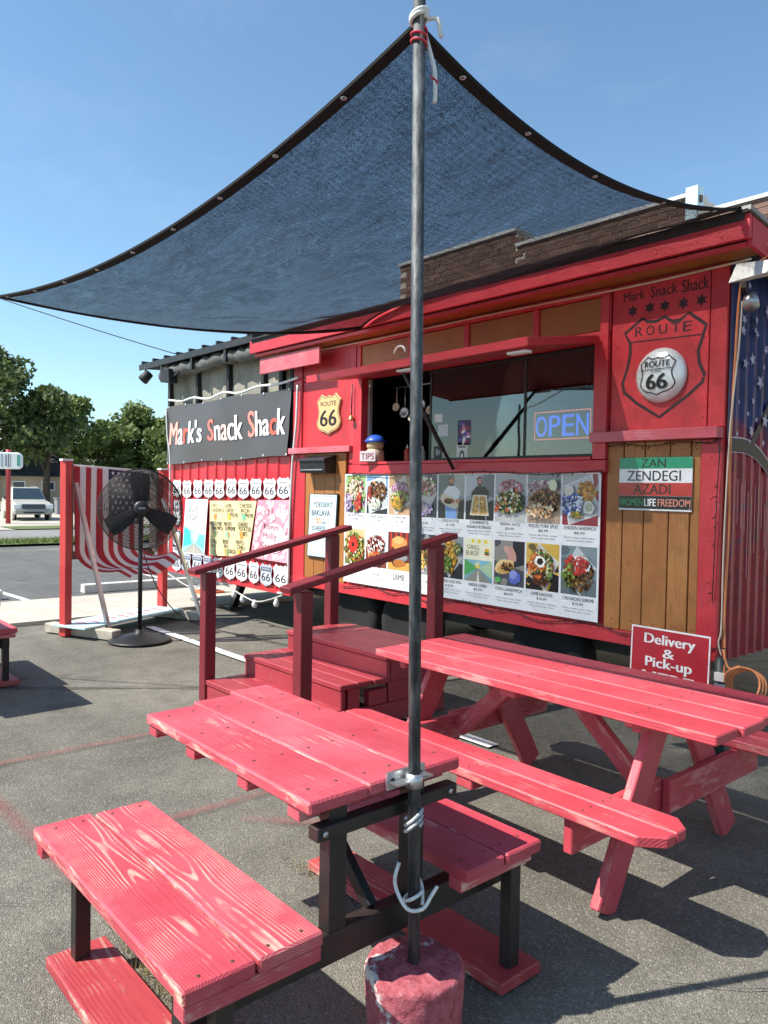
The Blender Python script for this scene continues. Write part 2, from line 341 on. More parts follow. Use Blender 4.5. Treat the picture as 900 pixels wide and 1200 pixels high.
class Print:
    """flat print: coloured shapes laid in thin successive layers on one plane"""
    def __init__(s, fr, h=.002, step=.00006): s.fr = fr; s.h = h; s.step = step; s.v = []; s.f = []; s.c = []
    def poly(s, pts, col):
        b = len(s.v); s.v += [s.fr(x, y, s.h) for x, y in pts]; s.f.append(tuple(range(b, b+len(pts)))); s.c.append(lin(col)); s.h += s.step
    def rect(s, x0, y0, x1, y1, col): s.poly([(x0, y0), (x1, y0), (x1, y1), (x0, y1)], col)
    def ell(s, cx, cy, rx, ry, col, rot=0, n=16, irr=0):
        P = []
        for i in range(n):
            a = 2*math.pi*i/n; k = 1+irr*(rnd.random()-.5)*2; x, y = rx*k*math.cos(a), ry*k*math.sin(a)
            P.append((cx+x*math.cos(rot)-y*math.sin(rot), cy+x*math.sin(rot)+y*math.cos(rot)))
        s.poly(P, col)
    def line(s, pts, w, col, closed=False):
        n = len(pts); off = []
        for i in range(n):
            a = Vector(pts[(i-1) % n] if (i or closed) else pts[i]); b = Vector(pts[(i+1) % n] if (i < n-1 or closed) else pts[i])
            d = (b-a).normalized(); off.append(Vector((-d.y, d.x))*w/2)
        for i in range(n if closed else n-1):
            j = (i+1) % n; p, q = Vector(pts[i]), Vector(pts[j])
            b = len(s.v); s.v += [s.fr(*v, s.h) for v in (p+off[i], p-off[i], q-off[j], q+off[j])]; s.f.append((b, b+1, b+2, b+3)); s.c.append(lin(col))
        s.h += s.step
    def text(s, t, x0, y0, x1, y1, col, bold=0., skew=0., colors=None):
        """glyphs fitted into the box x0..x1, y0..y1"""
        if colors:      # one colour per letter, letters laid at their own advance
            full, _ = glyphs(t); lo, hi = full.min(0), full.max(0); xo = 0
            for i, ch in enumerate(t):
                if ch == ' ': continue
                pre, _ = glyphs(t[:i+1]); vs, fs = glyphs(ch)
                shift = pre[:, 0].max()-vs[:, 0].max()
                for d in (-1, 0, 1): s._glyph(vs+np.array([shift+d*bold, 0]), fs, lo, hi, x0, y0, x1, y1, colors[i % len(colors)], skew); s.h += s.step
            s.h += s.step; return
        vs, fs = glyphs(t); k = bold*(y1-y0)*1.3
        for d in ((0,) if bold < .006 else (-k, 0, k)): s._glyph(vs, fs, vs.min(0), vs.max(0), x0+d, y0, x1+d, y1, col, skew); s.h += s.step
    def _glyph(s, vs, fs, lo, hi, x0, y0, x1, y1, col, skew):
        sc = np.array([(x1-x0)/max(1e-6, hi[0]-lo[0]), (y1-y0)/max(1e-6, hi[1]-lo[1])]); q = (vs-lo)*sc
        b = len(s.v); s.v += [s.fr(x0+x, y0+y+skew*x, s.h) for x, y in q]
        for f in fs: s.f.append(tuple(b+i for i in f)); s.c.append(lin(col))
    def build(s, name, parent, mat=None):
        base = parent_base(parent); me = bpy.data.meshes.new(name); me.from_pydata([tuple(v-base) for v in s.v], [], s.f)
        at = me.color_attributes.new('ink', 'FLOAT_COLOR', 'CORNER'); data = []
        for f, c in zip(s.f, s.c): data += [c[0], c[1], c[2], 1.]*len(f)
        at.data.foreach_set('color', data); me.materials.append(mat or INK)
        o = bpy.data.objects.new(name, me); COL.objects.link(o); o.parent = parent; return o
def shield(cx, cy, w, h):
    half = [(0, .46), (.07, .435), (.15, .43), (.22, .455), (.30, .5), (.385, .42), (.5, .33), (.455, .2), (.42, .08), (.435, -.04), (.49, -.16), (.495, -.24), (.43, -.34), (.3, -.41), (.12, -.45), (0, -.5)]
    pts = half+[(-x, y) for x, y in half[-2:0:-1]]
    return [(cx+x*w, cy+y*h) for x, y in pts]
def catenary(a, b, sag, n=12):
    a, b = Vector(a), Vector(b)
    return [a.lerp(b, i/n)-Vector((0, 0, sag*4*(i/n)*(1-i/n))) for i in range(n+1)]
def spline(pts, k=6):
    P = [Vector(p) for p in pts]; out = []
    for i in range(len(P)-1):
        p0, p1, p2, p3 = P[max(i-1, 0)], P[i], P[i+1], P[min(i+2, len(P)-1)]
        for j in range(k):
            t = j/k; out.append(.5*((2*p1)+(p2-p0)*t+(2*p0-5*p1+4*p2-p3)*t*t+(3*p1-p0-3*p2+p3)*t**3))
    return out+[P[-1]]
def struct(name, mb, mat, **kw): return tag(mb.build(name, mat, None, **kw), kind='structure')

# ------------------------------------------------------------------ ground
def ground_z(x): return -.32*min(1, max(0, (-20-x)/14)) if x < -20 else 0.
def sheet(name, x0, x1, y0, y1, z, mat, nx=1, kind='structure', extra=0):
    m = MB(); xs = [x0+(x1-x0)*i/nx for i in range(nx+1)]
    vs = [(x, y, z+ground_z(x)) for x in xs for y in (y0, y1)]
    m.add(vs, [(2*i, 2*i+2, 2*i+3, 2*i+1) for i in range(nx)]); o = m.build(name, mat, None)
    return tag(o, kind=kind)
ASPH = asphalt('worn_asphalt', (.135, .126, .104), (.23, .215, .178), (.5, .48, .42))
ASPH2 = asphalt('smooth_asphalt', (.12, .12, .118), (.17, .17, .165), (.3, .3, .29))
GRASSM = M('turf_soil', (.09, .12, .03), .9, var=.4, vs=2)
FARLOT = M('far_concrete_lot', (.40, .37, .31), .9, var=.15, vs=.4)
STREET = M('street_asphalt', (.20, .195, .185), .9, var=.12, vs=.5)
m = MB()      # one large sheet to the horizon, dipping slightly across the street
xs = [-900, -200, -90, -60, -40, -34, -32, -30, -28, -26, -24, -22, -20, -10.9, 20, 900]
m.add([(x, y, ground_z(x)-(.012 if x < -10.8 else 0)) for x in xs for y in (-900, 900)], [(2*i, 2*i+2, 2*i+3, 2*i+1) for i in range(len(xs)-1)])
struct('parking_lot_ground', m, ASPH)
sheet('adjacent_parking_lot', -21, -10.92, -60, 120, .004, ASPH2, 2)
m = MB()
for i in range(-14, 40): m.box((-10.92, i*1.5+.3+.012, -.1), (-9.18, i*1.5+1.8-.012, .035))
sw = struct('sidewalk', MB().box((-10.91, -20, -.1), (-9.19, 60, .02)), CONC)
for i in range(0, 9):
    o = MB().box((-10.92, i*1.55+.3+.008, -.05), (-9.18, i*1.55+1.85-.008, .036)).build('paving_slab', CONC, sw)
sheet('grass_verge', -23.6, -21.2, -60, 120, .06, GRASSM, 2)
sheet('street', -33.4, -23.8, -80, 160, .012, STREET, 6)
struct('street_kerb', MB().box((-23.8, -60, -.2), (-23.62, 120, .07+ground_z(-23.7))), CONC)
sheet('far_lot', -75, -33.6, -60, 120, .03, FARLOT, 8)
sheet('far_verge', -36.0, -33.4, 9.2, 80, .055, GRASSM, 2)
def pline(a, b, w, z=.006):
    a, b = Vector((*a, 0)), Vector((*b, 0)); d = (b-a).normalized(); n_ = Vector((-d.y, d.x, 0))*w/2; k = 14; m_ = MB(); vs = []
    for i in range(k+1):
        p = a.lerp(b, i/k); j = .006*(rnd.random()-.5)
        vs += [p+n_*(1+j*8)+Vector((0, 0, z)), p-n_*(1+j*6)+Vector((0, 0, z))]
    m_.add(vs, [(2*i, 2*i+2, 2*i+3, 2*i+1) for i in range(k)]); return struct('painted_line', m_, LINE)
pline((-8.3, 3.70), (-3.15, 3.68), .10); pline((-14, 3.0), (-10.95, 3.2), .10, .009); pline((-18, 5.95), (-11.0, 5.75), .10, .009)
pline((-18, 8.7), (-11.0, 8.5), .1, .009); pline((-18, .4), (-11, .5), .1, .009)
# faint red overspray left on the asphalt where furniture was painted
g = N('red_overspray'); v = g.coord(); tr = g.n('BsdfTransparent'); ms = g.n('MixShader')
uvm = g.n('TexCoord'); sx = g.n('SeparateXYZ'); g.l(uvm.outputs['UV'], sx.inputs[0])
edge = g.math('SUBTRACT', 1., g.math('ABSOLUTE', g.math('SUBTRACT', g.math('MULTIPLY', sx.outputs[1], 2.), 1.)))
fade = g.math('MULTIPLY', g.math('MULTIPLY', edge, g.ramp(g.noise(v, 5, 5, .7), [(.3, .15), (.7, 1.)])), .5)
g.set(Base_Color=(.32, .06, .06, 1), Roughness=.9); g.l(fade, ms.inputs[0]); g.l(tr.outputs[0], ms.inputs[1]); g.l(g.p.outputs[0], ms.inputs[2]); g.l(ms.outputs[0], g.out.inputs[0])
SPRAY = g.m
for a, b, w in (((-4.70, .9), (-4.68, 2.6), .10), ((-3.42, 1.15), (-3.40, 2.7), .10), ((-4.6, 1.02), (-2.7, 1.12), .12), ((-3.2, 1.9), (-2.9, 2.2), .1)):
    o = pline(a, b, w, .005); o.name = 'paint_overspray'; o.data.materials[0] = SPRAY
    uv = o.data.uv_layers.new(name='uv'); d = Vector((b[0]-a[0], b[1]-a[1])).normalized(); n_ = Vector((-d.y, d.x))
    for lp in o.data.loops:
        p = o.data.vertices[lp.vertex_index].co; uv.data[lp.index].uv = ((Vector((p.x, p.y))-Vector(a)).dot(d), .5+(Vector((p.x, p.y))-Vector(a)).dot(n_)/w)
TARM = M('tar', (.03, .03, .03), .8)
for k_, P in enumerate(([(-3.9, 1.5), (-3.3, 1.35), (-2.9, 1.55), (-2.4, 1.4)], [(-1.3, 2.3), (-1.0, 2.6), (-.85, 3.1)], [(-3.0, .95), (-3.25, .7), (-3.7, .75)])):
    m = MB(); vs = []; sp_ = spline([(x, y, 0) for x, y in P], 9)
    for i, q in enumerate(sp_):
        w_ = (.0015+.0025*rnd.random())*math.sin(math.pi*(i+.3)/len(sp_)); jx, jy = .012*(rnd.random()-.5), .012*(rnd.random()-.5); vs += [(q.x+jx, q.y+jy-w_, .003), (q.x+jx, q.y+jy+w_, .003)]
    m.add(vs, [(2*i, 2*i+2, 2*i+3, 2*i+1) for i in range(len(vs)//2-1)]); struct('asphalt_crack', m, TARM)
# dark joint in the asphalt
m = MB(); P = [(-6.9, 1.1), (-6.12, 2.12), (-5.85, 2.5), (-5.53, 2.9), (-5.1, 3.42), (-4.6, 4.1)]; vs = []
for i, (x, y) in enumerate(spline([(x, y, 0) for x, y in P], 8) and [(p.x, p.y) for p in spline([(x, y, 0) for x, y in P], 8)]):
    w_ = .006+.005*rnd.random(); jx = .008*(rnd.random()-.5); vs += [(x+jx-w_, y+w_*.6, .003), (x+jx+w_, y-w_*.6, .003)]
m.add(vs, [(2*i, 2*i+2, 2*i+3, 2*i+1) for i in range(len(vs)//2-1)]); struct('asphalt_joint', m, M('tar', (.03, .03, .03), .8))

# ------------------------------------------------------------------ the food trailer
T = thing('food_trailer', 'long red food trailer with serving window, propped visor and corrugated porch section', 'food trailer', (-6, 5.9, 0))
def tb(name, a, b, mat=REDTRIM, bev=.003): return board(name, T, a, b, mat, bev)
shell = MB()
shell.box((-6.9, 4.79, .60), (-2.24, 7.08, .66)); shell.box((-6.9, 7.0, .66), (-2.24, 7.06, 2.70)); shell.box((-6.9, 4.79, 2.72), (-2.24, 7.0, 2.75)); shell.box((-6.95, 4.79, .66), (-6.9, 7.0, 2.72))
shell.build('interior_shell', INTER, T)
fwm = MB(); fwm.box((-6.93, 4.725, .60), (-5.73, 4.78, 3.06)); fwm.box((-3.13, 4.725, .60), (-2.225, 4.78, 3.06)); fwm.box((-5.73, 4.725, .60), (-3.13, 4.78, 1.81)); fwm.box((-5.73, 4.725, 2.67), (-3.13, 4.78, 3.06))
fwm.build('front_wall', RED, T)
# flat red panels and trim boards on the front
tb('wall_panel', (-3.03, 4.700, 2.035), (-2.338, 4.724, 3.035), RED); tb('wall_panel', (-2.332, 4.7015, 2.035), (-2.225, 4.724, 3.035), RED)
tb('wall_panel', (-6.76, 4.704, 2.035), (-5.95, 4.724, 2.72), RED); tb('wall_panel', (-6.76, 4.702, 2.73), (-5.93, 4.724, 3.03), RED)
tb('corner_board', (-2.36, 4.685, .60), (-2.226, 4.722, 1.955)); tb('corner_board', (-5.94, 4.69, 1.86), (-5.86, 4.722, 3.03))
tb('door_post', (-6.925, 4.69, .62), (-6.69, 4.722, 1.965)); tb('door_post', (-6.925, 4.69, 2.035), (-6.77, 4.722, 3.0))
tb('ledge', (-3.14, 4.615, 1.96), (-2.23, 4.72, 2.03), PINKTRIM); tb('ledge', (-6.93, 4.63, 1.97), (-5.87, 4.72, 2.03), PINKTRIM)
tb('skirt_board', (-6.93, 4.688, .57), (-2.226, 4.723, .665)); tb('vertical_trim', (-3.115, 4.68, 2.03), (-3.05, 4.722, 2.99))
# stained plank door and cladding
xs_ = [-3.045, -2.915, -2.755, -2.575, -2.43, -2.362]
for a_, b_ in zip(xs_, xs_[1:]): tb('plank', (a_+.004, 4.697+rnd.random()*.004, .668), (b_-.004, 4.722, 1.957), PLANK)
xs_ = [-6.688, -6.52, -6.345, -6.17, -6.0]
for a_, b_ in zip(xs_, xs_[1:]): tb('plank', (a_+.003, 4.695+rnd.random()*.004, .668), (b_-.003, 4.722, 1.967), PLANK)
# plywood strip over the window
xs_ = [-5.82, -5.10, -4.41, -3.69, -3.07]
for a_, b_ in zip(xs_, xs_[1:]): tb('plywood_panel', (a_+.03, 4.708, 2.755), (b_-.03, 4.724, 2.985), PLY)
for x in xs_: tb('batten', (x-.028, 4.693, 2.745), (x+.028, 4.724, 2.99))
tb('head_rail', (-5.86, 4.69, 2.675), (-3.115, 4.724, 2.744)); tb('top_rail', (-5.93, 4.69, 2.991), (-3.05, 4.724, 3.035))
# eave: fascia, drip strip, soffit, roof, rake
tb('fascia', (-7.47, 4.465, 3.085), (-2.0, 4.497, 3.225), REDTRIM); tb('drip_strip', (-7.42, 4.50, 3.045), (-2.02, 4.525, 3.078), REDTRIM)
tb('soffit', (-7.40, 4.527, 3.05), (-2.03, 4.72, 3.064), PLY)
rf = MB(); rp_ = [(4.45, 3.232), (7.3, 2.86), (7.3, 2.80), (4.5, 3.09)]
rf.prism(rp_, lambda y, z, x: (x, y, z), -7.42, -2.03); roof = rf.build('roof', SHINGLE, T)
rk = MB(); rk.prism([(4.50, 3.215), (7.3, 2.845), (7.3, 2.68), (4.50, 3.05)], lambda y, z, x: (x, y, z), -2.028, -1.998); rk.build('rake_board', REDTRIM, T)
MB().prism([(4.44, 3.262), (7.3, 2.886), (7.3, 2.862), (4.44, 3.236)], lambda y, z, x: (x, y, z), -2.06, -1.985).build('drip_edge', M('drip_grey', (.3, .29, .27), .5, .4), roof)
MB().prism([(-7.44, 4.44), (-2.0, 4.44), (-2.0, 4.62), (-7.44, 4.62)], lambda x, y, h: (x, y, h-(y-4.44)*.13), 3.228, 3.244).build('shingle_edge', SHINGLE, roof)
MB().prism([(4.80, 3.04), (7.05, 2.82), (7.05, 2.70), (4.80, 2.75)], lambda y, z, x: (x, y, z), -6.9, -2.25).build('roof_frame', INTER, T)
tb('patch_board', (-7.36, 4.53, 2.855), (-6.25, 4.56, 3.022), PINKTRIM)
for i in range(9): MB().bar((-7.2+i*.62, 4.526, 3.066), (-7.2+i*.62+.012, 4.526, 3.066), .004, .012).build('fixing', WHITE, T)
# end wall: ribbed sheet with the mural
m = MB(); vs = []; k = 0; yy = 4.726
while yy < 7.05:
    for dy, dx in ((0, 0), (.055, 0), (.068, .018), (.09, .018), (.103, 0)): vs += [(-2.216+dx, yy+dy, .57), (-2.216+dx, yy+dy, 3.07)]
    yy += .12
m.add(vs, [(2*i, 2*i+2, 2*i+3, 2*i+1) for i in range(len(vs)//2-1)]); m.build('end_wall', MURAL, T)
FE = frame((-2.196, 0, 0), (0, 1, 0), (0, 0, 1))
p = Print(FE, .0)
for i in range(46):
    z_ = 1.95+rnd.random()*1.05; y_ = 4.80+rnd.random()*.75
    ps = Print(FE, .0004*i); ps.poly(star_pts(y_, z_, .018+.034*rnd.random()**2, 5, .42, rnd.random()), ('a9a2b6', '9893ac', 'b8b0bd')[i % 3]); ps.build('painted_star', T)
arc = [(4.74+.95*t, 1.92-.35*t+.1*math.sin(t*4)) for t in [i/16 for i in range(17)]]
p.line(arc, .075, '101013'); p.line([(a_, b_+.046) for a_, b_ in arc], .008, 'b9b4bd'); p.line([(a_, b_-.046) for a_, b_ in arc], .006, '9a949d')
p.line([(5.0+.5*t, 1.9+.55*t) for t in (0, .3, .6, 1)], .05, '15131a')
for i in range(14):
    y_ = 4.8+.05*i; z_ = 1.75-rnd.random()*.2; p.line([(y_, z_), (y_+.004, z_-.25-rnd.random()*.35)], .006, 'c79a9a')
p.build('mural_print', T)
# serving window
tb('window_casing', (-5.86, 4.665, 1.842), (-5.735, 4.724, 2.672), REDTRIM); tb('window_casing', (-3.15, 4.668, 1.845), (-3.042, 4.7245, 2.672), REDTRIM)
tb('window_casing', (-5.88, 4.66, 1.752), (-3.035, 4.7242, 1.84), REDTRIM); tb('sill', (-5.73, 4.65, 1.842), (-3.152, 4.80, 1.866), REDTRIM)
MB().box((-5.728, 4.74, 1.868), (-5.70, 4.775, 2.66)).build('window_jamb', M('jamb_grey', (.32, .3, .27), .6), T)
for a_, b_, y_ in ((-4.90, -3.795, 4.772), (-3.83, -3.17, 4.752)):
    fm = MB()
    for q0, q1 in (((a_, 1.869), (a_+.02, 2.66)), ((b_-.02, 1.869), (b_, 2.66)), ((a_+.02, 1.869), (b_-.02, 1.89)), ((a_+.02, 2.64), (b_-.02, 2.66))):
        fm.box((q0[0], y_-.007, q0[1]), (q1[0], y_+.007, q1[1]))
    sash = fm.build('window_sash', M('sash_dark', (.03, .03, .03), .5, .3), T)
    MB().box((a_+.02, y_-.002, 1.89), (b_-.02, y_+.002, 2.64)).build('pane', GLASS, sash)
# hinged visor and its props
vm = MB(); A = [(-5.80, 4.66, 2.668), (-3.10, 4.66, 2.668), (-3.13, 3.90, 2.545), (-5.52, 3.90, 2.530)]
vm.add(A+[(x, y, z+.03) for x, y, z in A], [(0, 1, 2, 3), (7, 6, 5, 4), (0, 4, 5, 1), (1, 5, 6, 2), (2, 6, 7, 3), (3, 7, 4, 0)])
vis = vm.build('visor', RED, T, .003)
board('visor_edge', vis, (-5.53, 3.885, 2.55), (-3.12, 3.885, 2.56), REDTRIM, .003, w=.025, h=.06)
board('visor_edge', vis, (-3.118, 4.66, 2.686), (-3.115, 3.87, 2.558), REDTRIM, .003, w=.025, h=.05)
MB().tube([(-4.36, 3.93, 2.53), (-4.475, 4.64, 1.79)], .014, 8).build('prop_rod', BLACK, T)
MB().tube([(-4.40, 4.16, 2.29), (-4.452, 4.49, 1.945)], .019, 8).build('prop_sleeve', BLACK, T)
for x in (-4.38, -3.30):
    MB().box((x, 3.90, 2.50), (x+.16, 3.96, 2.515)).build('hinge', WHITE, vis)
MB().tube([(-4.30+.06*math.cos(a), 3.86, 2.63+.05*math.sin(a)) for a in [math.pi*i/8 for i in range(9)]], .008, 6).build('white_hose', WHITE, vis)
# painted shield and hand lettering on the red panel
p = Print(FW(4.7), .0006); INKB = '33141a'
p.line([(-2.93, 2.70), (-2.80, 2.785), (-2.765, 2.757), (-2.70, 2.75), (-2.64, 2.772), (-2.59, 2.735), (-2.53, 2.735), (-2.475, 2.772), (-2.358, 2.68), (-2.38, 2.60), (-2.405, 2.52), (-2.395, 2.44), (-2.36, 2.37), (-2.372, 2.32),
        (-2.47, 2.24), (-2.66, 2.115), (-2.83, 2.22), (-2.925, 2.30), (-2.94, 2.36), (-2.905, 2.46), (-2.885, 2.56), (-2.888, 2.63)], .022, INKB, True)
p.line([(-2.895, 2.635), (-2.38, 2.62)], .009, INKB)
for i, (ch, x) in enumerate(zip('ROUTE', (-2.853, -2.77, -2.68, -2.59, -2.51))): p.text(ch, x, 2.668-.003*i, x+.058, 2.732-.003*i, INKB, .01)
p.text('Mark', -2.946, 2.915, -2.787, 2.978, INKB, .008); p.text('Snack', -2.745, 2.912, -2.555, 2.985, INKB, .008); p.text('Shack', -2.525, 2.905, -2.345, 2.985, INKB, .012)
for x, z_ in ((-2.876, 2.845), (-2.75, 2.848), (-2.641, 2.843), (-2.513, 2.838), (-2.392, 2.838)): p.poly(star_pts(x, z_, .042, 6, .5, .1), INKB)
p.build('painted_lettering', T)
nl = MB().lathe([(.006, 0), (.005, .002), (0, .003)], (0, 0, 0), 6, (0, -1, 0)).build('nail', M('painted_nail', (.30, .02, .03), .5)); COL.objects.unlink(nl)
NP = [(x, 4.4648, z_) for x in [-7.2+.42*i for i in range(13)] for z_ in (3.12, 3.19)]+[(x, 4.6998, z_) for x in (-3.0, -2.365) for z_ in (2.1, 2.35, 2.6, 2.85)]+[(x, 4.7038, z_) for x in (-6.73, -5.98) for z_ in (2.08, 2.3, 2.52, 2.68)]+[(-2.29, 4.6848, .8+.26*i) for i in range(5)]+[(x, 4.7, z_) for x in (-2.98, -2.835, -2.665, -2.5, -2.395) for z_ in (.74, 1.90)]
for q in NP:
    o = bpy.data.objects.new('nail', nl.data); COL.objects.link(o); o.parent = T; o.location = Vector(q)-parent_base(T)
# -- porch section towards the road
LX0, LX1 = -10.02, -6.94
m = MB(); vs = []; x = LX0
while x < LX1-.05:
    for dx, dy in ((0, 0), (.17, 0), (.185, -.016), (.205, -.016), (.22, 0)): vs += [(x+dx, 4.715+dy, .47), (x+dx, 4.715+dy, 2.0)]
    x += .235
m.add(vs, [(2*i, 2*i+2, 2*i+3, 2*i+1) for i in range(len(vs)//2-1)]); m.build('ribbed_siding', M('red_metal_siding', (.55, .022, .036), .33, .1, .12, 3, .05), T)
pm = MB(); pm.box((LX0, 4.74, .45), (LX1, 7.0, .52)); pm.box((LX0, 6.95, .52), (LX1, 7.0, 3.0)); pm.box((LX0, 4.76, .52), (LX0+.04, 6.95, 3.0)); pm.build('porch_shell', M('porch_dark', (.06, .05, .045), .8), T)
MB().box((LX0, 4.70, .43), (LX1, 4.735, .475)).build('bottom_rail', RED, T)
for x in (-9.98, -9.17, -8.37, -7.58, -7.2, -6.98): MB().box((x-.03, 4.70, 2.0), (x+.03, 4.76, 3.27)).build('porch_post', DARK, T)
for a_, b_ in ((-9.95, -9.2), (-9.14, -8.4), (-8.34, -7.61), (-7.55, -7.23), (-7.17, -7.01)):
    n_ = 14; m = MB(); vs = []
    for i in range(n_+1):
        for j in range(7):
            x = a_+(b_-a_)*i/n_; z_ = 2.5+.75*j/6; vs.append((x, 4.755+.006*math.sin(i*1.3+j)+.004*rnd.random(), z_))
    m.add(vs, [(i*7+j, (i+1)*7+j, (i+1)*7+j+1, i*7+j+1) for i in range(n_) for j in range(6)], 0, True); m.build('canvas_screen', CANVAS, T)
MB().prism([(4.53, 3.30), (7.1, 3.48), (7.1, 3.42), (4.53, 3.25)], lambda y, z, x: (x, y, z), -10.52, -7.49).build('porch_roof', SHINGLE, T)
MB().box((-10.54, 4.51, 3.23), (-7.49, 4.53, 3.31)).build('porch_fascia', BLACK, T)
for i in range(9):
    x = -10.42+i*.355; MB().box((x-.02, 4.50, 3.311), (x+.02, 4.75, 3.345)).build('purlin_end', BLACK, T)
for x in (-9.85, -8.98, -8.13): MB().box((x-.025, 4.52, 3.08), (x+.025, 4.55, 3.25)).build('hanger', BLACK, T)
tp = spline([(-10.0, 4.63, 3.10), (-9.4, 4.62, 3.15), (-8.9, 4.63, 3.14), (-8.3, 4.62, 3.16), (-7.8, 4.63, 3.14), (-7.44, 4.63, 3.15)], 7)
MB().tube(tp, [.075+.014*math.sin(i*1.7)+.012*rnd.random() for i in range(len(tp))], 12).build('rolled_tarp', TARP, T)
MB().tube(spline([(-9.886, 4.66, 2.777), (-9.5, 4.655, 2.735), (-9.177, 4.66, 2.755), (-8.769, 4.655, 2.708), (-8.387, 4.66, 2.755), (-8.025, 4.655, 2.717), (-7.604, 4.66, 2.758), (-7.172, 4.655, 2.746), (-6.80, 4.66, 2.78)], 5), .014, 8).build('white_light_tube', WHITE, T)
MB().tube(spline([(-6.80, 4.655, 2.70), (-6.815, 4.655, 2.3), (-6.875, 4.655, 1.87), (-6.92, 4.655, 1.1), (-6.93, 4.655, .58), (-7.0, 4.65, .47), (-7.12, 4.65, .45)], 5), .014, 8).build('white_conduit', M('grey_white_pvc', (.6, .6, .58), .4), T)
MB().tube(spline([(-9.97, 4.66, 2.65), (-9.93, 4.66, 2.3), (-9.83, 4.66, 1.88), (-9.86, 4.66, .6)], 5), .013, 8).build('white_conduit', MATS['grey_white_pvc'], T)
# chassis, wheels, jack
cm = MB(); cm.box((-9.9, 4.95, .44), (-2.4, 5.05, .58)); cm.box((-9.9, 6.6, .44), (-2.4, 6.7, .58))
for x in (-9.2, -7.6, -6.3, -4.6, -2.7): cm.box((x, 5.05, .46), (x+.08, 6.6, .56))
cm.build('chassis', DARK, T)
for x in (-5.98, -5.22, -3.62):
    for y_ in (4.80, 6.62):
        w = thing('wheel', None, None, (0, 0, 0)); del_ = w; w.parent = T; w.location = (x+6, y_-5.9+.11, .35)
        n_ = 28
        MB().lathe([(.19, -.085), (.25, -.11), (.325, -.105), (.35, -.07), (.35, .07), (.325, .105), (.25, .11), (.19, .085)], (x, y_+.11, .35), n_, (0, 1, 0)).build('tyre', RUBBER, w)
        MB().lathe([(.0, -.05), (.06, -.06), (.065, -.035), (.15, -.02), (.185, -.075), (.195, -.085), (.195, .05), (.0, .05)], (x, y_+.11, .35), n_, (0, 1, 0)).build('rim', M('rim_steel', (.12, .12, .12), .4, .5), w)
jm = MB(); jm.bar((-8.95, 5.15, .02), (-8.62, 5.15, .50), .09, .07); jm.box((-9.05, 5.05, 0), (-8.85, 5.25, .03)); jm.bar((-8.75, 5.15, .30), (-8.75, 4.95, .50), .05, .05); jm.box((-8.8, 5.0, .36), (-8.55, 5.3, .47))
jm.build('landing_jack', BLACK, T)
sl_ = MB(); cp = spline([(-9.9, 4.68, .40), (-9.3, 4.7, .28), (-8.9, 4.72, .36), (-8.4, 4.72, .40), (-8.0, 4.70, .33), (-7.6, 4.70, .29), (-7.1, 4.70, .42)], 8)
sl_.tube(cp, .010, 6); wires = sl_.build('bulb_string', M('string_grey', (.4, .4, .38), .6), T)
bulb = None
for x, z_ in ((-7.95, .33), (-7.68, .30), (-7.22, .37), (-8.15, .36)):
    MB().lathe([(.0, -.095), (.025, -.085), (.035, -.055), (.024, -.02), (.018, .0), (.0, .004)], (x, 4.70, z_), 12).build('bulb', M('bulb_glass', (.75, .75, .72), .15), wires)
# dark twinkle-light wire along skirt, ledge, corner
def twinkle(pts, n, seed):
    r_ = random.Random(seed); m_ = MB(); sp = spline(pts, 10); m_.tube(sp, .0035, 5)
    for i in range(n):
        q = sp[int((i+.5)*len(sp)/n)]; d = Vector((r_.uniform(-1, 1), -.3, r_.uniform(-1.2, .4))).normalized()*.03
        m_.tube([q, q+d], .003, 4)
    return m_.build('fairy_light_wire', BLK, T)
twinkle([(-6.0+.24*i, 4.675, .665+.014*((i*7) % 5-2)) for i in range(17)], 60, 3)
twinkle([(-5.95, 4.655, 1.76), (-5.0, 4.65, 1.745), (-4.2, 4.652, 1.765), (-3.6, 4.65, 1.742), (-3.05, 4.655, 1.765)], 26, 5)
twinkle([(-3.02, 4.67, 1.93), (-2.9, 4.665, 1.945), (-2.7, 4.665, 1.925), (-2.5, 4.665, 1.945), (-2.3, 4.665, 1.93), (-2.235, 4.665, 1.93), (-2.24, 4.665, 1.6), (-2.245, 4.665, 1.2), (-2.25, 4.665, .95)], 34, 9)
MB().tube(spline([(-6.9, 4.69, 3.035), (-5.5, 4.685, 3.02), (-4.0, 4.685, 3.022), (-2.9, 4.69, 3.012), (-2.3, 4.685, 3.02), (-2.05, 4.60, 3.0)], 6), .008, 6).build('white_cable', CREAM, T)
# things hung from and standing by the trailer
fl_ = thing('flood_light', 'pale square floodlight on a black bracket at the trailer corner under the eave', 'flood light', (-2.10, 4.55, 2.88))
m = MB(); m.add([(-2.09, 4.50, 2.96), (-1.87, 4.53, 2.95), (-1.89, 4.45, 2.86), (-2.10, 4.42, 2.83), (-2.06, 4.62, 2.97), (-1.9, 4.64, 2.97), (-1.9, 4.60, 2.88), (-2.05, 4.58, 2.87)],
                 [(0, 1, 2, 3), (4, 5, 1, 0), (5, 6, 2, 1), (6, 7, 3, 2), (7, 4, 0, 3), (7, 6, 5, 4)]); m.build('lamp_housing', M('aged_aluminium', (.55, .53, .48), .45, .3), fl_, .006)
MB().bar((-2.07, 4.56, 2.85), (-2.12, 4.70, 2.80), .03, .05).build('bracket', BLK, fl_); MB().lathe([(.0, -.05), (.035, -.04), (.045, 0), (.045, .05), (0, .05)], (-2.05, 4.62, 2.76), 12, (.3, -.5, -.8)).build('sensor', GALV, fl_)
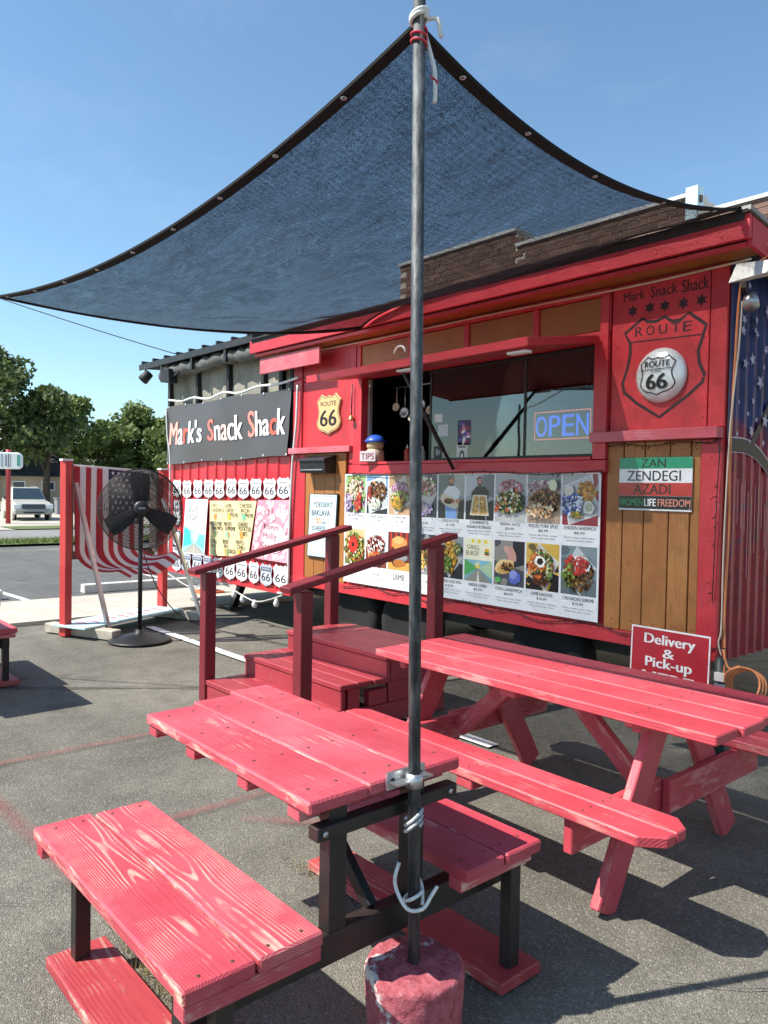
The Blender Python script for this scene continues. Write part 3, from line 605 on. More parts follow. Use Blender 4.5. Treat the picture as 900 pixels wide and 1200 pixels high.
for pts, r_, mt, lb in (([(-2.03, 4.66, 3.14), (-1.99, 4.72, 3.06), (-2.04, 4.66, 2.98), (-2.10, 4.60, 2.86), (-2.17, 4.70, 2.4), (-2.19, 4.72, 1.9), (-2.185, 4.72, 1.4), (-2.19, 4.71, .9), (-2.17, 4.68, .66), (-2.16, 4.66, .50)], .007, ORANGE, 'tan orange cable running down the painted end wall of the trailer'),
                        ([(-2.09, 4.60, 2.76), (-2.13, 4.66, 2.5), (-2.17, 4.70, 2.25), (-2.19, 4.70, 1.95), (-2.2, 4.69, 1.3), (-2.19, 4.67, .8), (-2.20, 4.66, .7), (-2.18, 4.66, .62)], .005, CREAM, 'thin pale cord beside the orange cable on the trailer corner')):
    tag(MB().tube(spline(pts, 7), r_, 7).build('power_cable', mt), lb, 'cable', 'cables at the trailer corner')
m = MB()
for j in range(3):
    m.tube([Vector((-2.03+.10*math.cos(a)+.01*j, 4.62+.02*j+.03*math.sin(2*a), .47+.11*math.sin(a)-.01*j)) for a in [2*math.pi*i/26 for i in range(26)]], .007, 6, True)
m.tube(spline([(-2.17, 4.66, .66), (-2.12, 4.63, .56), (-2.05, 4.62, .585)], 6), .007, 6); m.tube(spline([(-2.12, 4.62, .42), (-2.14, 4.60, .33), (-2.10, 4.60, .25), (-2.17, 4.58, .22)], 6), .007, 6)
tag(m.build('extension_cord', ORANGE), 'orange extension cord looped in a coil under the trailer corner', 'cord')
ob = thing('outlet_box', 'dark utility post with white outlet plates beneath the trailer corner', 'outlet', (-2.19, 4.66, 0))
MB().tube([(-2.19, 4.68, 0), (-2.19, 4.68, .60)], .035, 10).build('post', M('utility_green', (.03, .05, .05), .5), ob)
for dz in (.47, .40): MB().box((-2.20, 4.615, dz), (-2.14, 4.64, dz+.05)).build('outlet_plate', WHITE, ob)

# ------------------------------------------------------------------ signs on the trailer
def plate(fr, pts, h0, h1, name, mat, parent, bev=0): return MB().prism(pts, fr, h0, h1).build(name, mat, parent, bev)
def rect_pts(x0, y0, x1, y1): return [(x0, y0), (x1, y0), (x1, y1), (x0, y1)]
VINYLW = M('white_vinyl', (.76, .77, .79), .4, var=.04, vs=3, bump=.08, bs=8)
METALW = M('enamel_white', (.74, .75, .76), .35, var=.06, vs=8)
# menu board
mb_ = thing('menu_banner', 'long white banner of eighteen food photos under the serving window', 'menu', (-4.53, 4.685, .70))
FM = FW(4.682); plate(FM, rect_pts(-5.985, .695, -3.075, 1.752), 0, .004, 'banner_sheet', VINYLW, mb_)
class Photo(Print):
    def __init__(s, fr, x0, y0, x1, y1, h): super().__init__(fr, h); s.b = (x0, y0, x1, y1); s.w = x1-x0; s.hh = y1-y0
    def cl(s, x, y): return (min(s.b[2], max(s.b[0], x)), min(s.b[3], max(s.b[1], y)))
    def poly(s, pts, col):
        q = [s.cl(*p_) for p_ in pts]; out = [q[i] for i in range(len(q)) if (Vector(q[i])-Vector(q[i-1])).length > 1e-5]
        if len(out) > 2: super().poly(out, col)
    def P(s, u, v): return (s.b[0]+u*s.w, s.b[1]+v*s.hh)
    def E(s, u, v, ru, rv, col, rot=0, n=14, irr=.12): x, y = s.P(u, v); s.ell(x, y, ru*s.w, rv*s.hh, col, rot, n, irr)
    def Q(s, pts, col): s.poly([s.P(*p_) for p_ in pts], col)
    def heap(s, u, v, ru, rv, pal, n, r0=.05, r1=.11):
        n = int(n*3.6); r0 *= .42; r1 *= .54; pal = pal+[tuple(x*k for x in lin(c)) for c in pal for k in (.55, 1.25)]
        for i in range(n):
            a = rnd.random()*6.283; k = math.sqrt(rnd.random())
            s.E(u+math.cos(a)*k*ru, v+math.sin(a)*k*rv, r0+(r1-r0)*rnd.random(), (r0+(r1-r0)*rnd.random())*.75, pal[int(rnd.random()**1.15*len(pal)) % len(pal)], rnd.random()*3, 7, .35)
SAL = ['6f8b3a', '8aa552', 'b9c77e', '3f5a22', 'd9d4b8', 'a5402c']; MEAT = ['4a2a1a', '6b3d22', '2e1a12', '8a5a36', '5a2f1c', 'b58a5a']; NACHO = ['d9a63e', 'c98a2a', 'e8c873', '8a5426', '5f7a2e', 'b5452f']; PICO = ['c9d2b8', 'b0505a', 'd08a94', '7d9a4a', 'e3dcd0', '8d3a3a']
def food(s, bgc, tray, trot, pals, extra=None, c=(.5, .5), r_=(.40, .40)):
    s.rect(*s.b, bgc[0]); s.Q([(0, 0), (1, 0), (1, .35), (0, .55)], bgc[1])
    for i in range(8): s.E(rnd.random(), rnd.random(), .16, .1, bgc[i % len(bgc)], rnd.random()*3, 9, .3)
    if tray:
        q = [(c[0]+math.cos(trot+a)*r_[0]*1.62, c[1]+math.sin(trot+a)*r_[1]*1.55) for a in (.75, 2.4, 3.9, 5.5)]
        s.Q(q, tray); s.Q([(c[0]+(x-c[0])*.88, c[1]+(y-c[1])*.88) for x, y in q], tuple(x*.72 for x in lin(tray)))
    for pal, (u, v, ru, rv), n in pals: s.heap(u, v, ru*1.2, rv*1.2, pal, int(n*1.35))
    if extra: extra(s)
def ph_person(s, shirt, apron, tray, bgc, skin='b98a6a'):
    s.rect(*s.b, bgc[0]); s.Q([(0, .5), (.45, .62), (.45, 1), (0, 1)], bgc[1]); s.Q([(.6, .55), (1, .5), (1, 1), (.62, 1)], bgc[2]); s.Q([(0, 0), (.3, 0), (.25, .45), (0, .4)], bgc[3]); s.Q([(.75, 0), (1, 0), (1, .45), (.8, .4)], bgc[3])
    s.Q([(.22, .34), (.78, .34), (.84, .62), (.66, .74), (.38, .74), (.2, .60)], shirt); s.Q([(.3, 0), (.72, 0), (.7, .36), (.3, .36)], apron)
    s.E(.5, .86, .115, .09, '2b1d18'); s.E(.5, .835, .10, .085, skin); s.E(.5, .785, .085, .045, '4b3226'); s.E(.5, .805, .05, .02, skin)
    if tray == 'bowl': s.E(.42, .40, .36, .13, 'd9cfb6', -.35); s.heap(.42, .40, .18, .05, MEAT+['b5402c'], 16, .04, .09); s.E(.78, .40, .09, .06, skin)
    else: s.Q([(.16, .1), (.84, .1), (.76, .55), (.26, .55)], 'e2d9c4'); s.Q([(.22, .13), (.78, .13), (.71, .52), (.31, .52)], 'c79a52'); s.heap(.5, .33, .18, .13, ['e0b968', 'cf9c48', 'edd092', 'b47a34'], 26, .05, .1); s.Q([(.49, .13), (.52, .13), (.52, .52), (.49, .52)], 'efe6d2')
def ph(i, row, s):
    if row == 0:
        if i == 0: food(s, ['8fae7a', '9a86a8'], None, 0, [(['d9cbb0', 'c9b394', 'e6dcc6'], (.5, .66, .26, .2), 20), (SAL, (.5, .5, .42, .42), 26), (['c23a34', 'd6564a'], (.68, .32, .14, .22), 12), (['d9cbb0', 'c4a98a', 'ece3d2'], (.45, .62, .2, .22), 16), (['a99ac2', 'c4b7d4'], (.2, .3, .14, .18), 9)])
        if i == 1: food(s, ['6f93bb', '31363a'], 'cfd6d8', .2, [(MEAT, (.52, .58, .36, .22), 44), (['dfe2d6', 'c5ccb4', 'eceee6'], (.42, .26, .26, .12), 20), (['b03a36', '8d3a3a'], (.2, .5, .08, .2), 6)])
        if i == 2: food(s, ['a98a68', 'b7987a'], 'd9d5ca', .5, [(['b488a4', 'c7a1b6', '94647f'], (.5, .66, .3, .14), 26), (SAL, (.55, .46, .32, .12), 26), (['d0a338', 'b98a2c', '8a7a2e'], (.46, .3, .24, .12), 22)])
        if i == 3: food(s, ['5b6167', '3c4248'], 'e3e0da', .9, [(PICO, (.62, .72, .3, .18), 26), (['bba7cf', '9a8ab4'], (.5, .2, .3, .12), 10)])
        if i == 4: ph_person(s, 'dfe3e6', '7ba2d8', 'bowl', ['8a958f', '6b7671', 'a5aaa2', '2f3332'])
        if i == 5: ph_person(s, '23252a', '1d1e22', 'tray', ['9ba3a8', 'b8bfc4', '6d757b', '24262a'], 'a98072')
        if i == 6: food(s, ['a8abb0', 'c5c6c4'], None, 0, [(['b86a7c', 'd49aa8', '9a4a5c', 'dcc3c4'], (.5, .7, .32, .14), 34), (['33491f', '4f6b2b', '27351a', '7d9146', '1e2816'], (.52, .42, .38, .2), 56), (['cfd2bd', 'b5a45a', 'c9562f'], (.5, .44, .36, .22), 14), (['c9562f'], (.14, .3, .08, .06), 4)])
        if i == 7: food(s, ['8f9096', 'b39a86'], None, 0, [(['b38c98', 'd3c4c6', '8d6a78'], (.4, .72, .36, .12), 26), (MEAT, (.56, .46, .36, .2), 60), (['d3a878', 'b98a5a', 'e3d2b4'], (.45, .26, .36, .12), 18)], lambda q: q.E(.84, .78, .13, .12, 'd5dcb8'))
        if i == 8: food(s, ['a9aeb2', '8d2c3e'], 'dcdde0', .3, [(['c98a2f', 'dba748', 'a9682a'], (.68, .66, .2, .16), 22), (['dfe6f2', '3e63b0', '2c4c96', 'c7d3ea', '6e8ccb'], (.3, .42, .24, .2), 40)],
                        lambda q: (q.E(.78, .36, .15, .12, 'e6e8e2'), q.E(.78, .36, .11, .085, 'b7c0a6'), q.E(.22, .68, .13, .1, 'd9d6c8'), q.heap(.45, .2, .16, .06, ['c9a43a', '5f7a2e', '8a6a2a'], 12, .04, .08)))
    else:
        if i == 0: food(s, ['c9b98a', '6d7340'], None, 0, [(NACHO, (.5, .45, .42, .36), 50), (SAL, (.5, .5, .4, .36), 26)], lambda q: ([q.E(.5+.16*math.cos(a), .56+.13*math.sin(a), .13, .06, 'c2382e', a) for a in [k*.7 for k in range(9)]], q.E(.5, .56, .07, .06, '3a1a16')))
        if i == 1: food(s, ['c5cfd8', '7a4034'], 'e4e2dc', .4, [(['8d2c30', 'a33a3c', '5f1d22', 'c46a5a'], (.5, .62, .34, .2), 40), (['d98a3a', 'b5402c', 'e6b56a'], (.5, .24, .3, .14), 22), (['e8e0da'], (.55, .62, .3, .16), 6)])
        if i == 2:
            s.rect(*s.b, '5a2a22'); [s.Q([(u, .55), (u+.07, .55), (u+.07, 1), (u, 1)], 'b8332c') for u in (.1, .32, .55, .8)]; s.Q([(0, 0), (1, 0), (1, .22), (0, .18)], 'c79a4a')
            s.E(.5, .28, .36, .2, '4a2a18'); s.E(.5, .34, .36, .13, '6f7a80'); s.E(.5, .36, .34, .1, '8a8f90'); s.E(.52, .18, .3, .1, 'a9682f'); s.E(.5, .72, .34, .19, 'c58a4c'); s.E(.46, .78, .22, .1, 'd9a566')
        if i == 3: food(s, ['4b4f55', '8a8d90'], 'd5d2ca', .6, [(NACHO, (.5, .5, .34, .3), 44)])
        if i == 4: food(s, ['8f9698', '2c3035'], 'd8d9d4', .8, [(['d9a93c', 'c78f2c', 'e6c468', 'a97a2a'], (.52, .52, .24, .34), 44), (['5d7a33', '86a052', '3d5522'], (.42, .34, .18, .16), 22)], lambda q: (q.E(.2, .76, .16, .13, 'c5cbb6'), q.E(.2, .76, .12, .095, 'e1e4da'), q.E(.84, .72, .15, .14, '5a6a44'), q.heap(.84, .72, .1, .08, SAL, 12, .03, .06)))
        if i == 5:
            s.rect(*s.b, 'e7e6c9'); s.Q([(0, 0), (1, 0), (1, .5), (0, .5)], '7fb6c9'); s.Q([(0, .1), (.5, .32), (0, .5)], '4ea55a'); s.Q([(1, .1), (.5, .32), (1, .5)], 'a9c7a0'); s.Q([(0, 0), (.5, .3), (1, 0)], '8d8f86'); s.Q([(.45, 0), (.5, .28), (.55, 0)], 'e6e2d2'); s.line([s.P(0, .04), s.P(.5, .31), s.P(1, .04)], .004, '3b4038')
            for u in (.3, .52, .76): s.E(u, .93, .06, .045, 'd9c832')
            s.text('GRILL', *s.P(.08, .74), *s.P(.55, .84), '4a4a3a', .0); s.text('BURGR', *s.P(.06, .60), *s.P(.52, .71), '4a4a3a', .0); s.E(.8, .74, .09, .04, 'e2a43c'); s.E(.8, .69, .1, .02, '4e8a3a'); s.E(.8, .65, .1, .025, '8a3a22'); s.E(.48, .38, .1, .08, 'd9c94a'); s.E(.48, .4, .05, .04, 'b7d6e4')
        if i == 6: food(s, ['8a8a84', '4a4e58'], None, 0, [], lambda q: (q.Q([(.6, .4), (1, .5), (1, 1), (.62, 1)], '23262f'), q.E(.58, .7, .14, .2, 'c9948a', .3), q.E(.42, .8, .08, .1, 'd3a29a', .8), q.E(.36, .42, .34, .16, 'e3c58e', .3), q.E(.4, .38, .3, .12, 'c9a05c', .3), q.heap(.44, .42, .2, .08, MEAT+['d97a2a', '7d9146'], 26, .04, .1), q.E(.72, .2, .2, .14, '5d6cc0', .4), q.E(.66, .26, .12, .1, '8b97da'), q.E(.16, .12, .1, .06, '57b05a')))
        if i == 7: food(s, ['d5b14c', '1d1d22'], 'efeee8', 1.0, [(SAL+['d9782c', 'b5402c', 'd9cfae'], (.48, .5, .3, .3), 70), (['5a2f1c', '3d2216', '6b3d22'], (.48, .26, .2, .12), 14), (['d96a2c', 'e08a3a'], (.4, .5, .26, .22), 10)], lambda q: (q.E(.5, .62, .17, .12, 'f1efe6'), q.E(.5, .62, .1, .075, '1c1a18'), q.E(.25, .92, .12, .07, '6a5a3a')))
        if i == 8: food(s, ['7f8f95', '5f6d72'], 'dfe8ec', .9, [(['5f3a20', '7a5228', '3d2416', '9a7a3a'], (.52, .42, .34, .28), 60), (['ece6df', 'dcd2c6', 'f4f0ea'], (.55, .62, .26, .16), 30), (['b8302c', 'c9463c'], (.5, .62, .28, .16), 22), (['8aa04a', '5f7a2e'], (.3, .4, .16, .2), 8)])
CAP = [['CHICKEN SALAD', 'GREEK SALAD', 'KOREAN BBQ', '', 'GYRO PLATTER', "DEBBIE'S", 'INDIAN TACO', 'PULLED PORK SPUD', 'CHICKEN SANDWICH'],
       ['NACHOS', '', 'LAMB', '', 'CHICKEN GYRO PITA', 'BURGER COMBO', 'GYRO SANDWICH', 'LAMB NACHOS', 'CHILI NACHO SUPREME']]
PRICE = [['$ 10.99', '$ 11.99', '$ 11.99', '$ 9.99', '$ 12.99', '', '$9.99', '$8.99', '$8.99'], ['$ 10.99', '$ 9.99', '', '$ 7.99', '$ 8.99', '$9.99', '$8.99', '$10.99', '$10.99']]
SUB = ['lettuce, tomato, onion, cheese', 'lettuce, feta, olives, tomato']
for row, (z0, z1, zc) in enumerate(((1.372, 1.742, 1.235), (.868, 1.222, .722))):
    for i in range(9):
        x0 = -5.975+i*.3215+.008; x1 = x0+.303
        if row and i == 3: x0 += .02
        s_ = Photo(FM, x0, z0+.006*(i < 3), x1, z1, .005); ph(i, row, s_); s_.build('food_photo', mb_, INK_GLOSS)
        c_ = Print(FM, .0052); xm = (x0+x1)/2; t_ = CAP[row][i]; big = t_ == 'LAMB'; hw = .135 if len(t_) > 12 else .1; GR = '474a50'
        if t_: c_.text(t_, xm-(hw if not big else .075), zc+(.105 if not big else .06), xm+(hw if not big else .075), zc+(.130 if not big else .115), GR, .012 if row or i > 4 else .004)
        if t_ == "DEBBIE'S": c_.text('INDIAN FRYBREAD', xm-.13, zc+.068, xm+.13, zc+.092, GR, .008)
        if PRICE[row][i]: c_.text(PRICE[row][i], xm-.045, zc+.070, xm+.045, zc+.092, GR, .008)
        if not big:
            c_.text(SUB[i % 2], xm-.13, zc+.040, xm+.13, zc+.055, '8a8d92'); c_.text(SUB[(i+1) % 2], xm-.11, zc+.018, xm+.11, zc+.033, '8a8d92')
        c_.build('caption', mb_)
# Iranian-colours placard
zs = thing('protest_sign', 'green white and red placard reading ZAN ZENDEGI AZADI on the plank cladding', 'sign', (-2.67, 4.69, 1.50))
FZ = FW(4.690); plate(FZ, rect_pts(-2.936, 1.497, -2.412, 1.850), 0, .004, 'panel', M('sign_board_white', (.75, .76, .77), .25, var=.04), zs)
p = Print(FZ, .0044); p.rect(-2.936, 1.775, -2.412, 1.850, '15916a'); p.rect(-2.936, 1.595, -2.412, 1.682, 'b8302c'); p.rect(-2.936, 1.508, -2.412, 1.594, '141619')
p.text('ZAN', -2.775, 1.784, -2.595, 1.841, '17181c', .015); p.text('ZENDEGI', -2.875, 1.694, -2.49, 1.762, '1b2030', .012); p.text('AZADI', -2.825, 1.608, -2.56, 1.672, '17181c', .012)
p.text('WOMEN', -2.93, 1.527, -2.755, 1.575, '2f8a5a', .02); p.text('LIFE', -2.742, 1.527, -2.66, 1.575, 'f4f6f6', .02); p.text('FREEDOM', -2.645, 1.527, -2.42, 1.575, 'd88a78', .02); p.build('lettering', zs, INK_GLOSS)
for x in (-2.925, -2.423):
    for z_ in (1.838, 1.515): MB().lathe([(.0, 0), (.006, .001), (.004, .004), (0, .005)], FZ(x, z_, .0046), 8, (0, -1, 0)).build('screw', GALV, zs)
# round button sign
hb = thing('button_sign', 'domed silver round sign with black ROUTE US 66 shield inside the painted shield', 'sign', (-2.65, 4.69, 2.39))
MB().lathe([(.178, 0), (.180, .012), (.165, .034), (.12, .055), (.06, .066), (0, .069)], (-2.65, 4.699, 2.388), 40, (0, -1, 0)).build('dome', M('silver_dome', (.66, .69, .71), .32, .25, .06), hb)
def dome_fr(x, y, h=0.):
    r_ = math.hypot(x, y); b = float(np.interp(r_, [0, .06, .12, .165, .18], [.069, .066, .055, .034, .012])); return Vector((-2.65+x, 4.697-b-h-.0015, 2.388+y))
p = Print(dome_fr, .0025); out = shield(0, -.005, .245, .255); K = '17191c'
ol = []
for i in range(len(out)):
    a_, b_ = Vector(out[i]), Vector(out[(i+1) % len(out)]); ol += [tuple(a_.lerp(b_, k/3)) for k in range(3)]
p.line(ol, .007, K, True); p.line([(-.105+.21*i/10, .035) for i in range(11)], .005, K)
p.text('ROUTE', -.088, .05, .088, .092, K, .02); p.text('US', -.032, .014, .032, .028, K); p.text('66', -.072, -.095, .072, .005, K, .035); p.build('lettering', hb)
# tan shield
ts = thing('wooden_shield_sign', 'tan wooden ROUTE 66 shield on the red panel above the letterbox', 'sign', (-6.28, 4.69, 2.16))
FT = FW(4.703); plate(FT, shield(-6.285, 2.363, .40, .415), 0, .022, 'board', M('tan_board', (.62, .44, .20), .5, var=.1), ts, .004)
p = Print(FT, .0226); p.line(shield(-6.285, 2.363, .37, .385), .006, '2a2118', True); p.text('ROUTE', -6.415, 2.445, -6.155, 2.492, '2a2118', .01); p.text('66', -6.42, 2.24, -6.15, 2.405, '17130f', .03); p.build('lettering', ts)
# the dozens of 66 shields round the porch wall
FS = FW(4.686)
ORD = ['first', 'second', 'third', 'fourth', 'fifth', 'sixth', 'seventh', 'eighth', 'ninth', 'tenth']
STATES = ['']*19+['AUSTRIA']
def shield_sign(x, z_, w, h, lab, state, grey=False):
    o = thing('shield_sign', lab, 'sign', (x, 4.69, z_-h/2), 'highway 66 shield signs on the porch wall')
    plate(FS, shield(x, z_, w, h), 0, .003, 'plate', METALW if not grey else M('enamel_grey', (.5, .54, .6), .35, var=.1, vs=8), o)
    q = Print(FS, .0034); q.line(shield(x, z_, w*.9, h*.92), .004, '8a8d92', True); q.line([(x-w*.4, z_+h*.16), (x+w*.4, z_+h*.16)], .004, '77797d')
    if grey: q.rect(x-w*.40, z_+h*.17, x+w*.40, z_+h*.34, '5b6a86')
    (q.text(state, x-w*.33, z_+h*.21, x+w*.33, z_+h*.31, '7a7d82') if state else q.line([(x-w*.3, z_+h*.26), (x+w*.3, z_+h*.26)], h*.07, '9a9da2')); q.text('66', x-w*.34, z_-h*.27, x+w*.34, z_+h*.09, '1f2124', .015); q.build('lettering', o)
for i, (x, z_) in enumerate([(-9.673, 1.571), (-9.38, 1.574), (-9.078, 1.577), (-8.789, 1.58), (-8.512, 1.583), (-8.22, 1.586), (-7.937, 1.589), (-7.66, 1.592), (-7.369, 1.597), (-7.085, 1.600)]):
    shield_sign(x, z_+rnd.uniform(-.008, .008), .255+.012*(i > 7), .245, 'white 66 shield sign, %s from the road end in the upper row' % ORD[i], STATES[i])
for i, (x, z_) in enumerate([(-9.67, .585), (-9.381, .595), (-9.073, .605), (-8.79, .612), (-8.52, .605), (-8.238, .612), (-7.957, .617), (-7.682, .621), (-7.418, .618), (-7.118, .629)]):
    shield_sign(x, z_, (.27, .27, .27, .25, .26, .27, .27, .23, .26, .31)[i], .262, '%s 66 shield sign, %s from the road end in the lower row' % ('grey and white' if i in (0, 1, 2, 8) else 'white', ORD[i]), STATES[10+i], i in (0, 1, 2, 3, 8))
for z_, w, h, c, t_, lab in ((1.36, .17, .11, 'c9cdd2', 'USA', 'small pale plate directly under the upper row of shields at the road end'), (1.19, .2, .2, 'e2e4e6', '66', 'white square plate with dark frame in the column at the road end'),
                       (.895, .22, .24, '17181b', '66', 'black square plate with white 66 shield in the column at the road end'), (.755, .2, .1, 'b9bec4', 'RT', 'narrow grey plate just above the lower row of shields at the road end')):
    o = thing('plate_sign', lab, 'sign', (-9.67, 4.69, z_-h/2)); plate(FS, rect_pts(-9.67-w/2, z_-h/2, -9.67+w/2, z_+h/2), 0, .003, 'plate', METALW, o)
    q = Print(FS, .0034); q.rect(-9.67-w*.48, z_-h*.48, -9.67+w*.48, z_+h*.48, c)
    if c == '17181b': q.poly(shield(-9.67, z_, w*.8, h*.85), 'd9dbdd'); q.text('66', -9.74, z_-.06, -9.6, z_+.03, '1a1b1e', .02)
    elif t_ == '66': q.line(rect_pts(-9.67-w*.4, z_-h*.4, -9.67+w*.4, z_+h*.4), .02, '3a3c40', True)
    else: q.line([(-9.67-w*.3, z_), (-9.67+w*.3, z_)], h*.3, '6a6d72')
    q.build('lettering', o)
# three hand-painted posters between the rows
def sheet_pts(tl, tr, br, bl): return [bl, br, tr, tl]
FP = FW(4.680)
gb = thing('burger_poster', 'white poster with GRILLED BURGER lettering over a turquoise road picture', 'poster', (-9.1, 4.68, .72))
q_ = sheet_pts((-9.40, 1.437), (-8.785, 1.447), (-8.87, .727), (-9.487, .713)); plate(FP, q_, 0, .003, 'sheet', VINYLW, gb)
p = Print(FP, .0034); bx = lambda u, v: (-9.487+.612*u+.09*v, .716+.012*u+.724*v)
p.poly([bx(*q) for q in ((.02, .02), (.98, .02), (.98, .36), (.5, .42), (.02, .50))], '9fdfe6'); p.poly([bx(*q) for q in ((.02, .12), (.42, .18), (.3, .42), (.02, .5))], '3fc2cf'); p.poly([bx(*q) for q in ((.98, .1), (.6, .2), (.75, .36), (.98, .36))], '6fd3df')
p.poly([bx(*q) for q in ((.08, .02), (.52, .20), (.98, .02))], 'a7a59a'); p.line([bx(.08, .02), bx(.52, .2), bx(.98, .02)], .008, '5b5d58'); p.line([bx(.52, .2), bx(.52, .02)], .006, 'e8e6da'); p.ell(*bx(.55, .33), .05, .07, 'f2fbfb')
p.text('GRILLED', *bx(.14, .76), *bx(.62, .86), '3e4144'); p.text('BURGER', *bx(.1, .62), *bx(.58, .72), '3e4144'); p.text('combo', *bx(.12, .55), *bx(.45, .6), '6b6e72')
for u, c in ((.3, 'a9c9d9'), (.5, 'c9b9c4'), (.7, 'b7c7d4')): p.poly(star_pts(*bx(u, .95), .022), c)
p.poly(star_pts(*bx(.85, .6), .04), 'c7b4d9'); p.build('artwork', gb)
yp = thing('yellow_menu_poster', 'pale yellow hand-lettered menu poster of nine boxes on the porch wall', 'poster', (-8.2, 4.68, .75))
plate(FP, sheet_pts((-8.735, 1.430), (-7.63, 1.452), (-7.80, .79), (-8.735, .745)), 0, .003, 'sheet', M('yellow_paper', (.80, .70, .38), .6, var=.06), yp)
p = Print(FP, .0034); bx = lambda u, v: (-8.735+1.105*u-.17*u*(1-v), .745+.04*u+.685*v-.018*u*v)
for v in (.345, .67): p.line([bx(u, v) for u in (.02, .5, .98)], .005, '9aa77a')
for u in (.34, .66): p.line([bx(u, v) for v in (.02, .5, .98)], .004, 'b7ac7a')
WORDS = [['GYRO', 'SANDWICH'], ['LAMB', 'GREEK', 'SUPREME'], ['CHICKEN', 'BACON', 'SUPREME'], ['PULLED PORK', 'SANDWICH', 'ONLY'], ['NACHO', 'SUPREME'], ['LOADED', 'POTATOES', 'FRIES'], ['CHILI', 'DOG'], ['BEEF', 'BBQ', 'SANDWICH'], ['FRITO', 'CHILI', 'PIE']]
for r_ in range(3):
    for c in range(3):
        u0, v0 = .03+.325*c, .94-.325*r_
        for k, wd in enumerate(WORDS[r_*3+c]):
            wd_w = min(.27, .034*len(wd)); du = .03*k
            a_, b_ = bx(u0+du, v0-.085*k-.06), bx(min(.98, u0+du+wd_w), v0-.085*k+.005); p.text(wd, a_[0], a_[1], b_[0], b_[1], '3a3226', .012)
        p.ell(*bx(u0+.10, v0-.23), .035, .045, ('e39a4a', 'e2c24a', '7fc2a0')[(r_+c) % 3], .4, 10, .2); p.ell(*bx(u0+.13, v0-.22), .015, .04, ('d9713a', '5fb58a', 'e3a23c')[(r_+2*c) % 3], .2, 8, .2)
p.build('artwork', yp)
pk = thing('pink_poster', 'pink and white mottled poster with Ribeye Philly lettering beside the conduit', 'poster', (-7.3, 4.68, .78))
plate(FP, sheet_pts((-7.60, 1.463), (-6.945, 1.475), (-6.958, .785), (-7.745, .79)), 0, .003, 'sheet', M('pink_paper', (.74, .30, .38), .6, var=.25, vs=5), pk)
p = Print(FP, .0034); bx = lambda u, v: (-7.745+.787*u+.145*v*(1-u)*1.0+.013*v*u, .79+.685*v)
for i in range(150):
    u, v = rnd.random(), rnd.random()
    if .22 < u < .9 and .1 < v < .64: continue
    p.ell(*bx(.04+.92*u, .04+.92*v), .012+.02*rnd.random(), .016+.02*rnd.random(), ('fbeef0', 'f6dfe3', 'fdf6f6', 'f3cdd4')[i % 4], rnd.random()*3, 9, .25)
p.poly([bx(.25+.68*(.5+.5*math.cos(a)), .12+.5*(.5+.5*math.sin(a))) for a in [k*.4 for k in range(16)]], 'f0c7cf')
p.text('$7', *bx(.36, .72), *bx(.52, .86), 'c96f80'); p.text('Ribeye', *bx(.30, .48), *bx(.72, .60), '5b4448', .0); p.text('Philly', *bx(.30, .32), *bx(.68, .45), '5b4448', .0); p.text('Steak', *bx(.28, .16), *bx(.72, .29), '5b4448', .0); p.build('artwork', pk)
# name banner
nb_ = thing('name_banner', "dark charcoal vinyl banner reading Mark's Snack Shack in white and red", 'banner', (-8.45, 4.67, 1.9))
def banner_fr(x, y, h=0.):
    u = (x+9.99)/3.06; wv_ = .004*math.sin(u*19+y*3)+.009*math.sin(u*7.3+1-y*5)+.006*abs(u-.5)*math.sin(y*16+u*4)
    return Vector((x, 4.662-h+wv_, y+.012*math.sin(u*13)*(1 if y > 2.3 else -.6)+(-.012 if u < .02 else 0)))
m = MB(); nx, nz_ = 60, 12; vs = []
for i in range(nx+1):
    for j in range(nz_+1):
        u, v = i/nx, j/nz_; x = -10.0+.075*(1-v)+(3.05-.075*(1-v)-.03*(1-v))*u; z_ = 1.905+.05*u+v*(.775-.045*u); vs.append(banner_fr(x, z_))
m.add(vs, [(i*(nz_+1)+j, (i+1)*(nz_+1)+j, (i+1)*(nz_+1)+j+1, i*(nz_+1)+j+1) for i in range(nx) for j in range(nz_)], 0, True)
m.build('vinyl_sheet', M('charcoal_vinyl', (.075, .068, .07), .38, var=.12, vs=2, bump=.25, bs=6), nb_)
p = Print(banner_fr, .007)
RW = ['f2efee', 'e8503f', 'f2efee', 'f4e9e6', 'e2574a', 'f2efee', 'f2efee']
p.text("Mark's", -9.86, 2.165, -8.93, 2.47, '', .028, colors=['f2a898', 'f5f1f0', 'e8604f', 'f5f1f0', 'f5f1f0', 'f5f1f0'])
p.text('Snack', -8.76, 2.175, -7.94, 2.455, '', .028, colors=['ec7a6c', 'f5f1f0', 'f0c4bc', 'f5f1f0', 'f5f1f0']); p.text('Shack', -7.81, 2.185, -7.03, 2.49, '', .028, colors=['ee8d80', 'f5f1f0', 'f5f1f0', 'e8604f', 'f5f1f0'])
p.build('lettering', nb_)
for i in range(7):
    for z_ in (1.915+.05*i/6, 2.672): MB().lathe([(.006, 0), (.016, .001), (.016, .004), (.006, .004)], banner_fr(-9.9+.485*i, z_, .001), 10, (0, -1, 0)).build('grommet', GALV, nb_)
